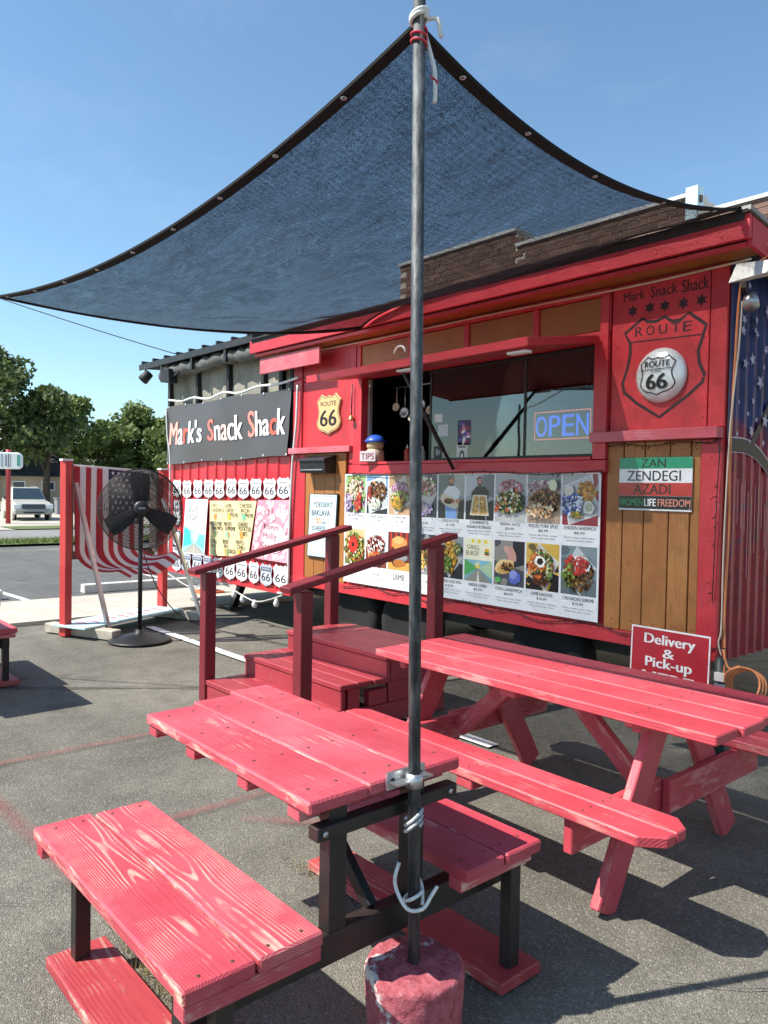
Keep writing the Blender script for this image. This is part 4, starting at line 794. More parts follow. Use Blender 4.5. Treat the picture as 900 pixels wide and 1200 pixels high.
# letterbox, dessert board, bell
lb = thing('letterbox', 'black wall letterbox mounted above the dessert board', 'letterbox', (-6.35, 4.69, 1.76))
m = MB(); m.prism([(0, 1.76), (-.13, 1.765), (-.145, 1.90), (-.02, 1.935), (0, 1.935)], lambda y, z, x: (x, 4.692+y, z), -6.60, -6.16); m.build('box', BLK, lb, .004)
m = MB(); m.prism([(0, 1.945), (-.155, 1.905), (-.16, 1.885), (-.155, 1.89), (0, 1.936)], lambda y, z, x: (x, 4.692+y, z), -6.612, -6.148); m.build('lid', BLK, lb)
MB().box((-6.57, 4.548, 1.79), (-6.19, 4.556, 1.80)).build('flap_lip', GALV, lb)
db = thing('dessert_board', 'white hand-lettered DESSERT BAKLAVA board on the left plank door', 'board', (-6.35, 4.68, .90))
FD = FW(4.688); plate(FD, sheet_pts((-6.575, 1.548), (-6.092, 1.558), (-6.127, .885), (-6.614, .895)), 0, .016, 'panel', BLK, db)
p = Print(FD, .0164); bx = lambda u, v: (-6.60+.455*u+.038*v, .905+.64*v)
p.poly([bx(0, 0), bx(1, 0), bx(1, 1), bx(0, 1)], 'c4d6de')
for i in range(10):
    for v in (.97, .03): p.ell(*bx(.06+.1*i, v), .008, .008, '7fb0c4', 0, 6)
p.text('*DESSERT', *bx(.16, .80), *bx(.86, .88), '4b4a48', .0); p.text('BAKLAVA', *bx(.1, .66), *bx(.78, .75), '3f3e3c', .008); p.text('$5', *bx(.28, .53), *bx(.47, .63), 'd9a24a', .02); p.text('slice', *bx(.5, .53), *bx(.66, .58), '6f7d88'); p.text('CHEESE', *bx(.14, .42), *bx(.64, .49), '3f3e3c', .0)
p.build('lettering', db)
bl = thing('hand_bell', 'small brass bell hung by the left side of the serving window', 'bell', (-5.85, 4.64, 2.27))
MB().lathe([(.034, 0), (.03, .012), (.02, .03), (.012, .05), (.0, .055)], (-5.85, 4.635, 2.27), 14).build('bell_cup', M('brass', (.5, .33, .1), .35, .8), bl)
MB().tube([(-5.85, 4.635, 2.32), (-5.848, 4.64, 2.62)], .006, 6).build('cord', BLK, bl)
# things in the serving window
tj = thing('tip_jar', 'little tip figure with blue cap and TIPS card on the window sill', 'tip jar', (-5.56, 4.70, 1.866))
MB().lathe([(.085, 1.868), (.09, 1.88), (.085, 1.97), (.07, 1.985), (0, 1.985)], (-5.56, 4.70, 0), 18).build('jar', M('jar_cream', (.5, .4, .3), .4), tj)
MB().lathe([(.07, 1.986), (.082, 2.01), (.078, 2.05), (.05, 2.066), (0, 2.07)], (-5.56, 4.70, 0), 16).build('head', M('head_tan', (.55, .4, .24), .5), tj)
MB().lathe([(.10, 2.052), (.102, 2.06), (.085, 2.085), (.05, 2.115), (0, 2.125)], (-5.56, 4.70, 0), 16).build('cap', M('cap_blue', (.02, .09, .5), .4), tj)
FJ = frame((-5.56, 4.608, 0), (.96, .28, 0), (0, 0, 1)); plate(FJ, rect_pts(-.085, 1.87, .09, 1.965), 0, .004, 'card', M('card_grey', (.55, .5, .52), .6), tj)
p = Print(FJ, .0045); p.text('TIPS', -.07, 1.885, .075, 1.945, '7a1f3a', .02); p.build('lettering', tj)
op = thing('open_sign', 'blue and red lit OPEN sign hanging behind the window glass', 'lit sign', (-3.58, 4.83, 2.0))
FO = FW(4.835); plate(FO, rect_pts(-3.80, 2.005, -3.27, 2.235), -.012, 0, 'backing', M('sign_backing', (.08, .09, .10), .5), op)
EB, ER = emit('led_blue', (.04, .14, 1.), 1.3), emit('led_red', (1., .16, .10), 2.)
for ch, x in zip('OPEN', (-3.775, -3.65, -3.525, -3.40)):
    q = Print(FO, .004); q.text(ch, x, 2.035, x+.105, 2.195, '2040ff', .01); q.build('letter', op, EB)
dm = MB()
for i in range(30): [dm.lathe([(.0055, 0), (0, .004)], FO(-3.785+.5*i/29, z_, 0), 6, (0, -1, 0)) for z_ in (2.015, 2.224)]
for i in range(11): [dm.lathe([(.0055, 0), (0, .004)], FO(x, 2.03+.18*i/10, 0), 6, (0, -1, 0)) for x in (-3.79, -3.28)]
dm.build('border_lights', ER, op); dm = MB()
for x in (-3.72, -3.33): dm.tube([(x, 4.84, 2.235), (x+.02, 4.84, 2.70)], .004, 5)
dm.build('hanging_chain', GALV, op)
bx_ = thing('carton', 'pale carton standing on the sill under the OPEN sign', 'box', (-3.53, 4.86, 1.87)); MB().box((-3.76, 4.83, 1.868), (-3.29, 4.99, 1.985)).build('carton_body', M('pale_card', (.42, .46, .36), .7), bx_, .004)
MB().box((-3.77, 4.825, 1.985), (-3.28, 4.995, 1.996)).build('carton_lid', M('pale_card_lid', (.46, .48, .40), .7), bx_)
for i, (x, z_, w, h, c, lab) in enumerate(((-4.79, 2.24, .10, .07, 'd9dcdf', 'white note stuck high on the window glass'), (-4.73, 2.13, .12, .10, 'c5ccd2', 'second pale note under the white one on the glass'), (-4.48, 2.10, .15, .21, '3a2f5a', 'purple pin-up sticker on the window glass'), (-4.50, 1.92, .13, .19, 'd6d4cc', 'white card with a black bird figure on the glass'), (-4.79, 1.94, .10, .11, '22201f', 'dark square sticker low on the glass'))):
    o = thing('window_sticker', lab, 'sticker', (x, 4.75, z_-h/2)); FK = FW(4.768); q = Print(FK, 0.0); q.rect(x-w/2, z_-h/2, x+w/2, z_+h/2, c)
    if i == 2: [q.ell(x+rnd.uniform(-.05, .05), z_+rnd.uniform(-.08, .08), .015, .03, ('c77a9a', 'e6dfe8', '5f4fa8', '8d2c50')[k % 4], rnd.random()*3, 8, .3) for k in range(16)]
    if i == 3: q.line([(x-.04, z_+.06), (x+.045, z_+.06)], .012, '555555'); q.ell(x, z_-.015, .028, .045, '1b1b1d'); q.ell(x, z_-.02, .014, .03, 'e8e6e0'); q.ell(x+.02, z_-.06, .03, .02, '1b1b1d')
    if i == 4: q.ell(x, z_, .03, .03, '8a8a86', 0, 10, .3)
    q.build('printed_face', o); MB().box((x-w/2, 4.7685, z_-h/2), (x+w/2, 4.7695, z_+h/2)).build('backing', WHITE, o)
cu_ = thing('paper_cup', 'white cup standing inside the window near the pole', 'cup', (-4.36, 4.9, 1.87)); MB().lathe([(.035, 1.868), (.05, 2.0), (.047, 2.0), (.033, 1.875), (0, 1.875)], (-4.36, 4.88, 0), 16).build('cup_body', WHITE, cu_); MB().lathe([(.052, 1.995), (.054, 2.003), (.047, 2.004)], (-4.36, 4.88, 0), 16).build('cup_rim', WHITE, cu_)
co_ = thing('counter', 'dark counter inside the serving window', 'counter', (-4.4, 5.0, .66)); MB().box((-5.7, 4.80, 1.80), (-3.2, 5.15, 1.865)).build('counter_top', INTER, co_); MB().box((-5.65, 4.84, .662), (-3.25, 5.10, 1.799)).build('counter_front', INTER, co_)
# pans and ladles hanging just inside the open half of the window
ut = thing('hanging_utensils', 'row of pans and ladles hanging in the dark open half of the window', 'utensils', (-5.3, 5.0, 2.2)); MB().tube([(-5.69, 5.0, 2.60), (-4.95, 5.0, 2.60)], .008, 6).build('hanging_rail', GALV, ut)
for i, x in enumerate((-5.60, -5.48, -5.37, -5.25, -5.13, -5.02)):
    zl = 2.60-.16-.06*(i % 3); um = MB(); um.tube([(x, 5.0, 2.605), (x+.006, 4.995, zl)], .006, 6)
    um.lathe([(0, -.02), (.035+.012*(i % 2), -.012), (.042+.015*(i % 2), .012), (.038, .012), (0, -.012)], (x+.006, 4.99, zl-.03), 12, (.2, -1, .15)); um.build('utensil', GALV if i % 2 else CREAM, ut)
for i, (x, h, c) in enumerate(((-5.36, .17, (.5, .06, .04)), (-5.26, .20, (.6, .45, .08)), (-5.15, .15, (.55, .55, .5)))):
    o = thing('squeeze_bottle', ('red', 'yellow', 'white')[i]+' squeeze bottle standing on the counter inside the window', 'bottle', (x, 4.93, 1.866)); MB().lathe([(.03, 0), (.032, .01), (.032, h*.65), (.014, h*.78)], (x, 4.93, 1.867), 12).build('bottle_body', M('bottle_%s' % 'ryw'[i], c, .4), o); MB().lathe([(.015, h*.78), (.012, h*.84), (.004, h)], (x, 4.93, 1.867), 10).build('nozzle', WHITE, o)
# person half seen behind the glass
def skin_body(name, joints, edges, mat, root=0):
    me = bpy.data.meshes.new(name); me.from_pydata([j[0] for j in joints], edges, []); o = bpy.data.objects.new(name, me); COL.objects.link(o); me.materials.append(mat)
    md = o.modifiers.new('skin', 'SKIN'); md.use_smooth_shade = True; sd = o.modifiers.new('sub', 'SUBSURF'); sd.levels = 2; sd.render_levels = 2
    for i, j in enumerate(joints): me.skin_vertices[0].data[i].radius = (j[1], j[1]*j[2]) if len(j) > 2 else (j[1], j[1])
    me.skin_vertices[0].data[root].use_root = True; return o
pe = thing('person', 'person with dark hair standing inside the trailer behind the dark window glass', 'person', (-4.02, 5.55, .66))
J = [((0, 0, .95), .15, .7), ((0, 0, 1.15), .14, .65), ((0, 0, 1.36), .16, .6), ((0, 0, 1.46), .07), ((0, 0, 1.53), .055), ((0, -.01, 1.62), .085), ((0, -.005, 1.72), .09), ((.19, 0, 1.39), .06), ((.24, -.03, 1.10), .047), ((.20, -.22, .98), .038), ((-.19, 0, 1.39), .06), ((-.24, -.03, 1.10), .047), ((-.20, -.22, .98), .038),
     ((.10, 0, .85), .095), ((.10, -.01, .46), .065), ((.10, .01, .07), .045), ((.10, -.12, .03), .035), ((-.10, 0, .85), .095), ((-.10, -.01, .46), .065), ((-.10, .01, .07), .045), ((-.10, -.12, .03), .035)]
body = skin_body('body', J, [(0, 1), (1, 2), (2, 3), (3, 4), (4, 5), (5, 6), (2, 7), (7, 8), (8, 9), (2, 10), (10, 11), (11, 12), (0, 13), (13, 14), (14, 15), (15, 16), (0, 17), (17, 18), (18, 19), (19, 20)], M('person_skin_cloth', (.22, .10, .07), .6)); body.parent = pe
hm = MB(); hm.lathe([(.105, -.03), (.108, .02), (.095, .07), (.06, .105), (0, .118)], (-4.02, 5.565, 2.37), 18); hm.lathe([(.08, -.14), (.10, -.06), (.09, .02)], (-4.02, 5.60, 2.37), 14); hm.build('hair', M('dark_hair', (.012, .009, .008), .5), pe)
sh = skin_body('shirt', [((0, 0, .93), .165, .75), ((0, 0, 1.15), .155, .7), ((0, 0, 1.37), .175, .64), ((.20, 0, 1.39), .073), ((.235, -.02, 1.2), .062), ((-.20, 0, 1.39), .073), ((-.235, -.02, 1.2), .062)], [(0, 1), (1, 2), (2, 3), (3, 4), (2, 5), (5, 6)], M('dark_shirt', (.02, .02, .03), .8)); sh.parent = pe
fm = MB(); fm.lathe([(0, 0), (.012, .008), (.016, .03)], (-4.02, 5.45, 2.28), 8, (0, .8, .6)); fm.build('nose', MATS['person_skin_cloth'], pe)
for s_ in (-1, 1): MB().lathe([(0, 0), (.010, .003), (.012, .008)], (-4.02+.034*s_, 5.458, 2.325), 8, (0, 1, 0)).build('eye', BLK, pe)
# lamps and speaker on the porch eave
for (x, y_, z_, lab, s_) in ((-9.62, 4.55, 3.05, 'black slatted floodlight under the porch eave', 1.), (-10.33, 4.52, 3.17, 'small round black spotlight at the road end of the porch eave', .55)):
    o = thing('eave_floodlight', lab, 'flood light', (x, y_, z_))
    if s_ == 1:
        m = MB(); m.prism([(-.15, -.06), (.12, -.09), (.09, .10), (-.07, .13)], lambda a_, b_, h: (x+a_, y_-h, z_+b_), -.05, .08); m.build('lamp_housing', DARK, o, .008)
        MB().bar((x+.1, y_, z_), (x+.22, y_+.02, z_+.06), .03, .03).build('bracket', DARK, o)
    else:
        MB().lathe([(0, -.09), (.06, -.08), (.075, .06), (.065, .075), (0, .05)], (x, y_, z_-.05), 14, (-.5, -.5, -.7)).build('lamp_housing', DARK, o); MB().tube([(x, y_, z_-.02), (x-.03, y_, z_+.1)], .015, 6).build('bracket', DARK, o)
# delivery sign standing by the picnic table
ds = thing('delivery_sign', 'red yard sign reading Delivery & Pick-up HERE behind the picnic table', 'sign', (-2.40, 4.36, 0))
Fd = frame((-2.37, 4.36, .055), (.995, -.03, 0), (0, .04, 1)); plate(Fd, rect_pts(-.265, .30, .262, .725), 0, .005, 'panel', M('sign_red', (.45, .015, .03), .35, var=.08), ds)
p = Print(Fd, .0055); p.line(rect_pts(-.258, .307, .255, .718), .014, 'eceae6', True); WB = 'f2efea'
p.text('Delivery', -.168, .605, .165, .685, WB, .03); p.text('&', -.04, .548, .035, .602, WB, .03); p.text('Pick-up', -.155, .462, .15, .542, WB, .03); p.text('HERE', -.17, .365, .165, .452, WB, .05); p.build('lettering', ds)
for x in (-.18, .18): MB().tube([Fd(x, 0, -.008), Fd(x, .70, -.008)], .006, 6).build('stake', GALV, ds)

# ------------------------------------------------------------------ steel-framed table with two benches
def table_set(label, cat, dx=0., dy=0., top_dx=0.):
    t = thing('bench_table', label, cat, (-2.1+dx, 1.48+dy, 0))
    def b_(name, a, c, mat, bev=.006): return board(name, t, (a[0]+dx, a[1]+dy, a[2]), (c[0]+dx, c[1]+dy, c[2]), mat, bev)
    k = top_dx
    for y0, y1, x0, x1 in ((1.19, 1.396, -2.69, -1.652), (1.402, 1.588, -2.735, -1.657), (1.594, 1.775, -2.79, -1.655)): b_('table_board', (x0+k, y0, .722), (x1+k, y1, .76), TABLE)
    for x in (-2.655, -2.36, -2.02, -1.745): b_('cleat', (x-.03+k, 1.20, .684), (x+.03+k, 1.76, .7215), TABLE, .003)
    for y0, y1, x0, x1 in ((.785, .977, -2.655, -1.565), (.985, 1.178, -2.64, -1.563)): b_('bench_board', (x0, y0, .42), (x1, y1, .46), BENCHW)
    for y0, y1, x0, x1 in ((1.695, 1.866, -2.62, -1.538), (1.873, 2.045, -2.63, -1.534)): b_('bench_board', (x0, y0, .42), (x1, y1, .46), TABLE)
    for y0, y1 in ((.79, 1.175), (1.70, 2.04)):
        for x in (-1.605, -2.61): b_('bench_cleat', (x-.02, y0, .378), (x+.035, y1, .4195), TABLE, .003)
    for y0, y1, x1 in ((.81, 1.01, -1.50), (1.866, 2.067, -1.542)): b_('base_plank', (-2.60, y0, 0), (x1, y1, .04), BASEPL, .005)
    steel = lambda n_, a, c, w, h, up=(0, 0, 1): MB().bar((a[0]+dx, a[1]+dy, a[2]), (c[0]+dx, c[1]+dy, c[2]), w, h, up).build(n_, BLACK, t, .002)
    for x in (-1.69,):
        steel('cross_beam', (x, .83, .325), (x, 2.02, .325), .05, .088)
        for y in (1.30, 1.60): steel('upright', (x, y, .37), (x, y, .72 if k == 0 else .684), .05, .06, (0, 1, 0))
        steel('table_angle', (x+.02, 1.215, .664), (x+.02, 1.755, .664), .045, .038)
        for y in (1.24, 1.725): MB().lathe([(0, 0), (.009, 0), (.009, .002), (0, .002)], (x+.0435+dx, y+dy, .664), 8, (1, 0, 0)).build('bolt', GALV, t)
    for x in (-1.60, -2.53):
        for y in (.90, 1.97): steel('leg', (x, y, .04), (x, y, .378), .045, .05, (0, 1, 0))
    steel('brace', (-2.05, 1.45, .68), (-1.70, 1.45, .37), .03, .04)
    return t
BASEPL = wood_paint('base_plank_paint', (.36, .035, .045), (.44, .06, .06), (.55, .42, .33), .55, .55, edge=.8)
T1 = table_set('small red plank table with two benches on black steel frame around the pole foot', 'table')
table_set('part of a red bench table at the edge of the lot near the flag', 'table', -4.93, -.255, .68)

# ------------------------------------------------------------------ picnic table
pt = thing('picnic_table', 'long red wooden A-frame picnic table in front of the serving window', 'picnic table', (-2.16, 3.0, 0))
pb = lambda n_, a, c, mat=PICNIC, bev=.005, **kw: board(n_, pt, a, c, mat, bev, **kw)
for y0, y1, x0, x1 in ((2.632, 2.806, -3.085, -1.238), (2.812, 2.985, -3.095, -1.222), (2.992, 3.166, -3.10, -1.232), (3.172, 3.345, -3.11, -1.21)): pb('table_board', (x0, y0, .722), (x1, y1, .76))
def bench_pair(y0, outer):
    e = .075; ym = y0+.127; y1 = y0+.254; fr = lambda x, y, h: (x, y, h)
    x0, x1 = -3.12, -1.285
    for a_, c_, lo in ((y0, ym-.004, True), (ym+.004, y1, False)):
        yc = (a_+c_)/2; xc = (x0+x1)/2
        pts = [(x0-xc, a_-yc+e), (x0-xc+e, a_-yc), (x1-xc-e, a_-yc), (x1-xc, a_-yc+e), (x1-xc, c_-yc), (x0-xc, c_-yc)] if lo else [(x0-xc, a_-yc), (x1-xc, a_-yc), (x1-xc, c_-yc-e*.8), (x1-xc-e*.8, c_-yc), (x0-xc+e*.8, c_-yc), (x0-xc, c_-yc-e*.8)]
        o = MB().prism(pts, fr, -.02, .02).build('bench_board', PICNIC, None, .005); o.location = Vector((xc, yc, .43))-parent_base(pt); o.parent = pt
bench_pair(2.333, True); bench_pair(3.62, False)
for X, s_ in ((-1.62, 1), (-2.88, -1)):
    pb('leg', (X, 2.95, .72), (X, 2.545, .0), w=.135, h=.04, up=(1, 0, 0)); pb('leg', (X-.042*s_, 3.22, .72), (X-.042*s_, 3.66, .0), w=.135, h=.04, up=(1, 0, 0))
    pb('cross_beam', (X-.042*s_, 2.37, .335), (X-.042*s_, 3.02, .335), w=.04, h=.14); pb('cross_beam', (X+.001, 3.0, .336), (X+.001, 3.84, .336), w=.04, h=.14)
    pb('top_cleat', (X+.042*s_, 2.68, .70), (X+.042*s_, 3.30, .70), w=.04, h=.042)
    pb('brace', (X-.09*s_, 2.99, .34), (X-.50*s_, 2.99, .70), w=.04, h=.085)
pb('top_cleat', (-2.22, 2.68, .70), (-2.22, 3.30, .70), w=.09, h=.04)
for y0 in (2.34, 3.63): pb('bench_cleat', (-2.16, y0, .388), (-2.16, y0+.24, .388), w=.09, h=.042)
for yy_ in (2.95,): MB().box((-2.245, 2.93, .701), (-2.195, 2.99, .7212)).build('bracket', GALV, pt)

SCREW = M('rusty_screw', (.12, .07, .05), .6, .5); scm = MB().lathe([(.0055, 0), (.0055, .0008), (.002, .0011), (0, .0006)], (0, 0, 0), 8).build('screw', SCREW); COL.objects.unlink(scm)
def screws(par, pts):
    for q in pts:
        o = bpy.data.objects.new('screw', scm.data); COL.objects.link(o); o.parent = par; o.location = Vector(q)-parent_base(par)
screws(pt, [(x+rnd.uniform(-.006, .006), y+dy, .7602) for x in (-2.92, -2.22, -1.58) for y in (2.72, 2.90, 3.08, 3.26) for dy in (-.045, .045)]); screws(pt, [(x, y, .4502) for x in (-2.9, -2.16, -1.6) for y in (2.37, 2.42, 2.50, 2.55)])
screws(T1, [(x+rnd.uniform(-.008, .008), y+dy, .7602) for x in (-2.62, -2.36, -2.02, -1.74) for y in (1.293, 1.495, 1.685) for dy in (-.05, .05)]); screws(T1, [(x, y, .4602) for x in (-2.60, -1.60) for y in (.84, .93, 1.03, 1.13, 1.73, 1.83, 1.91, 2.0)])
# ------------------------------------------------------------------ wooden steps with handrails
st = thing('wooden_steps', 'dark red wooden steps with two sloping handrails below the serving window', 'steps', (-4.55, 3.4, 0))
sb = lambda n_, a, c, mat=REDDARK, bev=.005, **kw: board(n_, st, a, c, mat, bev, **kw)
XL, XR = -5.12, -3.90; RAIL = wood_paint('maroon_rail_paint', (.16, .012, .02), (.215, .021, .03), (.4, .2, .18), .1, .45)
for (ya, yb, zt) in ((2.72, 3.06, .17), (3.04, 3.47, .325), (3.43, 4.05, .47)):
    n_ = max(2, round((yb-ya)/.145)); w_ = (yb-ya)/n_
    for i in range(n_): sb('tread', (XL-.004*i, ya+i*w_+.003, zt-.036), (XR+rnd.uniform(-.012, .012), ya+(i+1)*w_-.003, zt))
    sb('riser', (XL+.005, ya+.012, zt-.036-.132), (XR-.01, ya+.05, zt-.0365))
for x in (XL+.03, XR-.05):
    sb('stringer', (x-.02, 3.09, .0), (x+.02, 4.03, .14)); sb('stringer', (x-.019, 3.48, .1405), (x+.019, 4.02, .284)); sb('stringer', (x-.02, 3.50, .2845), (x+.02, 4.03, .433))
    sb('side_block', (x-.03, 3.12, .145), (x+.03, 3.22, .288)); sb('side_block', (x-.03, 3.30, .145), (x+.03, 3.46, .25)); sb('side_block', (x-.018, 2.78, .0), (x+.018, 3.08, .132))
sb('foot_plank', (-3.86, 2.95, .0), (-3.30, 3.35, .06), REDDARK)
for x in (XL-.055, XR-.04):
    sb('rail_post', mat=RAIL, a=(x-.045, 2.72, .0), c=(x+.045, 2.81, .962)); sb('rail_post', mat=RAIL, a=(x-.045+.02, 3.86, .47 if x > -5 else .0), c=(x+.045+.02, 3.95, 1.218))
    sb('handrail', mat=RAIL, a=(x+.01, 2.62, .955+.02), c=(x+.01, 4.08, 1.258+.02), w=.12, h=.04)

# ------------------------------------------------------------------ shade pole in its concrete bucket
PX, PY = -1.60, 1.535
sp = thing('shade_pole', 'tall black steel pole set in a red-painted concrete bucket footing', 'pole', (PX, PY, 0))
prof = [(.128, 0), (.136, .02), (.143, .11), (.147, .20), (.146, .212), (.135, .220), (.10, .216), (.05, .222), (.0, .219)]
m = MB(); m.lathe(prof, (PX+.004, PY, 0), 40)
m.v = [(x+.004*mnoise.noise(Vector((x*18, y*18, z*18))), y+.004*mnoise.noise(Vector((x*18+9, y*18, z*18))), z+(.012*mnoise.noise(Vector((x*30, y*30, 3))) if z > .19 else 0)) for x, y, z in m.v]
g = N('red_painted_concrete'); v = g.coord(); n1 = g.noise(v, 9, 6, .7); n2 = g.noise(v, 34, 4, .7)
g.set(Base_Color=g.mix(g.ramp(n1, [(.57, 0.), (.62, 1.)]), g.mix(g.ramp(n2, [(.35, 0.), (.7, 1.)]), (.27, .045, .06), (.46, .13, .155)), (.66, .62, .58)), Roughness=.8); g.bump(g.math('ADD', n2, g.math('MULTIPLY', n1, .6)), .7, .012)
m.build('footing', g.m, sp)
top = Vector((PX-.055, PY, 3.12)); MB().tube([(PX, PY, .2), (PX-.03, PY, 1.6), top], .0182, 20).build('pole_tube', POLE, sp)
cm = MB(); cm.tube([(PX-.012, PY, .735), (PX-.013, PY, .775)], .026, 16); cm.box((PX-.055, PY-.075, .73), (PX-.045, PY+.075, .78)); cm.box((PX-.05, PY-.07, .752), (PX-.005, PY-.018, .757)); cm.box((PX-.05, PY+.018, .752), (PX-.005, PY+.07, .757)); cm.build('clamp', GALV, sp)
for s_ in (-1, 1): MB().lathe([(0, 0), (.007, 0), (.006, .004), (0, .005)], (PX-.0445, PY+.055*s_, .757), 8, (1, 0, 0)).build('bolt', BLK, sp)
def px_(z): return PX-.03*z/1.6-.0 if z < 1.6 else PX-.03-.025*(z-1.6)/1.45
def coil(z0, turns, pitch, r_, rr, mat, name, lab, tails=(), tilt=0.):
    n_ = int(turns*22); pts = [Vector((px_(z0)+r_*math.cos(2*math.pi*i/22), PY+r_*math.sin(2*math.pi*i/22), z0+pitch*i/22+tilt*math.cos(2*math.pi*i/22-.6))) for i in range(n_+1)]
    m_ = MB(); m_.tube(pts, rr, 7)
    for t_ in tails: m_.tube(spline([Vector((px_(z0), PY, 0))+Vector(q) for q in t_], 6), rr, 7)
    return tag(m_.build(name, mat), lab, 'rope')
coil(.61, 2.6, .018, .024, .0055, ROPEG, 'grey_rope', 'grey braided rope wound round the pole below the clamp', tilt=.02)
coil(.415, 1.0, .0, .026, .0055, ROPEW, 'white_rope', 'white rope tied loosely round the pole just above the footing', [[(-.03, -.03, .51), (-.02, -.055, .46), (.02, -.045, .40), (.04, .0, .39), (.045, .03, .42), (.05, .05, .445)], [(-.02, .03, .46), (.0, .035, .43), (.03, .01, .395)]], tilt=.015)
coil(2.955, 2.4, .010, .0235, .0065, ROPEW, 'white_rope', 'white rope knotted round the pole top with a hanging tail', [[(.015, .025, 2.965), (.035, .04, 2.96), (.042, .05, 2.91)], [(.0, .024, 2.93), (.012, .032, 2.88), (.026, .04, 2.82), (.026, .045, 2.76), (.024, .045, 2.73)]], tilt=.008)
coil(2.93, 2.2, -.02, .0225, .0035, ROPER, 'red_cord', 'thin red cord binding the net corner to the pole', [[(-.02, .01, 2.93), (-.05, .03, 2.91), (-.045, .035, 2.86), (-.035, .03, 2.82)], [(.02, .03, 2.80), (.03, .04, 2.79), (.036, .045, 2.78)]])

# ------------------------------------------------------------------ shade net
P_, L_, E_, R_ = Vector((-1.70, 1.57, 2.985)), Vector((-5.86, 1.47, 2.90)), Vector((-5.5, 4.452, 3.075)), Vector((-2.04, 4.44, 3.245))
def e_front(s): q = L_.lerp(P_, s); k_ = 4*s*(1-s); return q+Vector((0, .10*k_, -.125*k_))
def e_left(t): q = L_.lerp(E_, t); k_ = 4*t*(1-t); return q+Vector((.13*k_, 0, -.15*k_))
def e_right(t): q = P_.lerp(R_, t); k_ = 4*t*(1-t); return q+Vector((-.10*k_, 0, -.115*k_))
def e_back(s):
    q = E_.lerp(R_, s); z_ = 3.252-.18*math.exp(-s*9)+.004*math.sin(s*40); return Vector((q.x, q.y-.004, z_ if s > 0 else E_.z))
def net_pt(s, t):
    a_ = e_front(s)*(1-t)+e_back(s)*t+e_left(t)*(1-s)+e_right(t)*s-((L_*(1-s)+P_*s)*(1-t)+(E_*(1-s)+R_*s)*t)
    k_ = 16*s*(1-s)*t*(1-t); d = Vector((s-1, t)); ang = math.atan2(t, 1-s+1e-6); rr_ = math.hypot(1-s, t)
    fold = .028*math.sin(ang*17+1)*min(1, rr_*5)*math.exp(-rr_*2.6)
    w_ = .020*mnoise.noise(Vector((s*9+t*6, t*5, .3)))+.009*mnoise.noise(Vector((s*26-t*10, t*20, 1.7)))
    edge_ = min(1, 6*min(s, 1-s, t, 1-t)); return a_+Vector((0, 0, -.13*k_+fold*edge_+w_*edge_*1.4))
sn = thing('shade_net', 'big black mesh shade net stretched from the pole to the trailer eave', 'shade net', (-3.8, 3.0, 2.8))
ns, nt_ = 150, 110; m = MB()
vs = [net_pt(i/ns, j/nt_) for i in range(ns+1) for j in range(nt_+1)]
hole = {(int(.62*ns)+a_, int(.50*nt_)+b__) for a_ in range(2) for b__ in range(1)} | {(int(.25*ns), int(.80*nt_)), (int(.26*ns), int(.80*nt_))}
fs = [(i*(nt_+1)+j, (i+1)*(nt_+1)+j, (i+1)*(nt_+1)+j+1, i*(nt_+1)+j+1) for i in range(ns) for j in range(nt_) if (i, j) not in hole]
nv_ = len(vs)
for k_ in range(3): m.add([q+Vector((0, 0, .0004*(k_-1))) for q in vs], fs, 0, True)
o = m.build('net_cloth', NET, sn, recalc=False); uv = o.data.uv_layers.new(name='uv')
for lp in o.data.loops: q = lp.vertex_index % nv_; uv.data[lp.index].uv = ((q//(nt_+1))/ns*4.1, (q % (nt_+1))/nt_*3.0)
HEM = M('black_webbing', (.0025, .0025, .003), .98, var=.2, bump=.4, bs=120)
def hem(edge, inward, wdt, n_=60):
    m_ = MB(); A_ = [edge(i/n_) for i in range(n_+1)]; B_ = [inward(i/n_) for i in range(n_+1)]; vs_ = []
    for a_, b__ in zip(A_, B_):
        d = (b__-a_).normalized()*wdt; u_ = Vector((0, 0, .006)); vs_ += [a_-d*.1-u_, a_+d-u_, a_+d+u_, a_-d*.1+u_]
    m_.add(vs_, [(4*i+k_, 4*i+4+k_, 4*i+4+(k_+1) % 4, 4*i+(k_+1) % 4) for i in range(n_) for k_ in range(4)]); return m_.build('hem', HEM, sn)
hem(e_front, lambda s: net_pt(s, .02), .038); hem(e_right, lambda t: net_pt(.98, t), .038); hem(e_left, lambda t: net_pt(.02, t), .04); hem(e_back, lambda s: net_pt(s, .97)+Vector((0, 0, .0)), .03)
MB().tube(catenary(L_, (-8.2, -.5, 2.95), .03), .008, 6).build('tie_rope', ROPEW, sn); MB().tube([(-8.2, -.5, 0), (-8.2, -.5, 3.05)], .021, 12).build('tie_post', POLE, sn)
for i in range(9):
    q = net_pt(.04+.108*i, .0)+Vector((0, .012, -.009)); MB().tube([q+Vector((.009*math.cos(a), .009*math.sin(a), 0)) for a in [k_*.785 for k_ in range(8)]], .0035, 5, True).build('grommet', GALV, sn)
for t_ in (.1, .26, .46, .70, .9):
    q = e_right(t_)+Vector((-.014, 0, -.009)); MB().tube([q+Vector((.009*math.cos(a), .009*math.sin(a), 0)) for a in [k_*.785 for k_ in range(8)]], .0035, 5, True).build('grommet', GALV, sn)

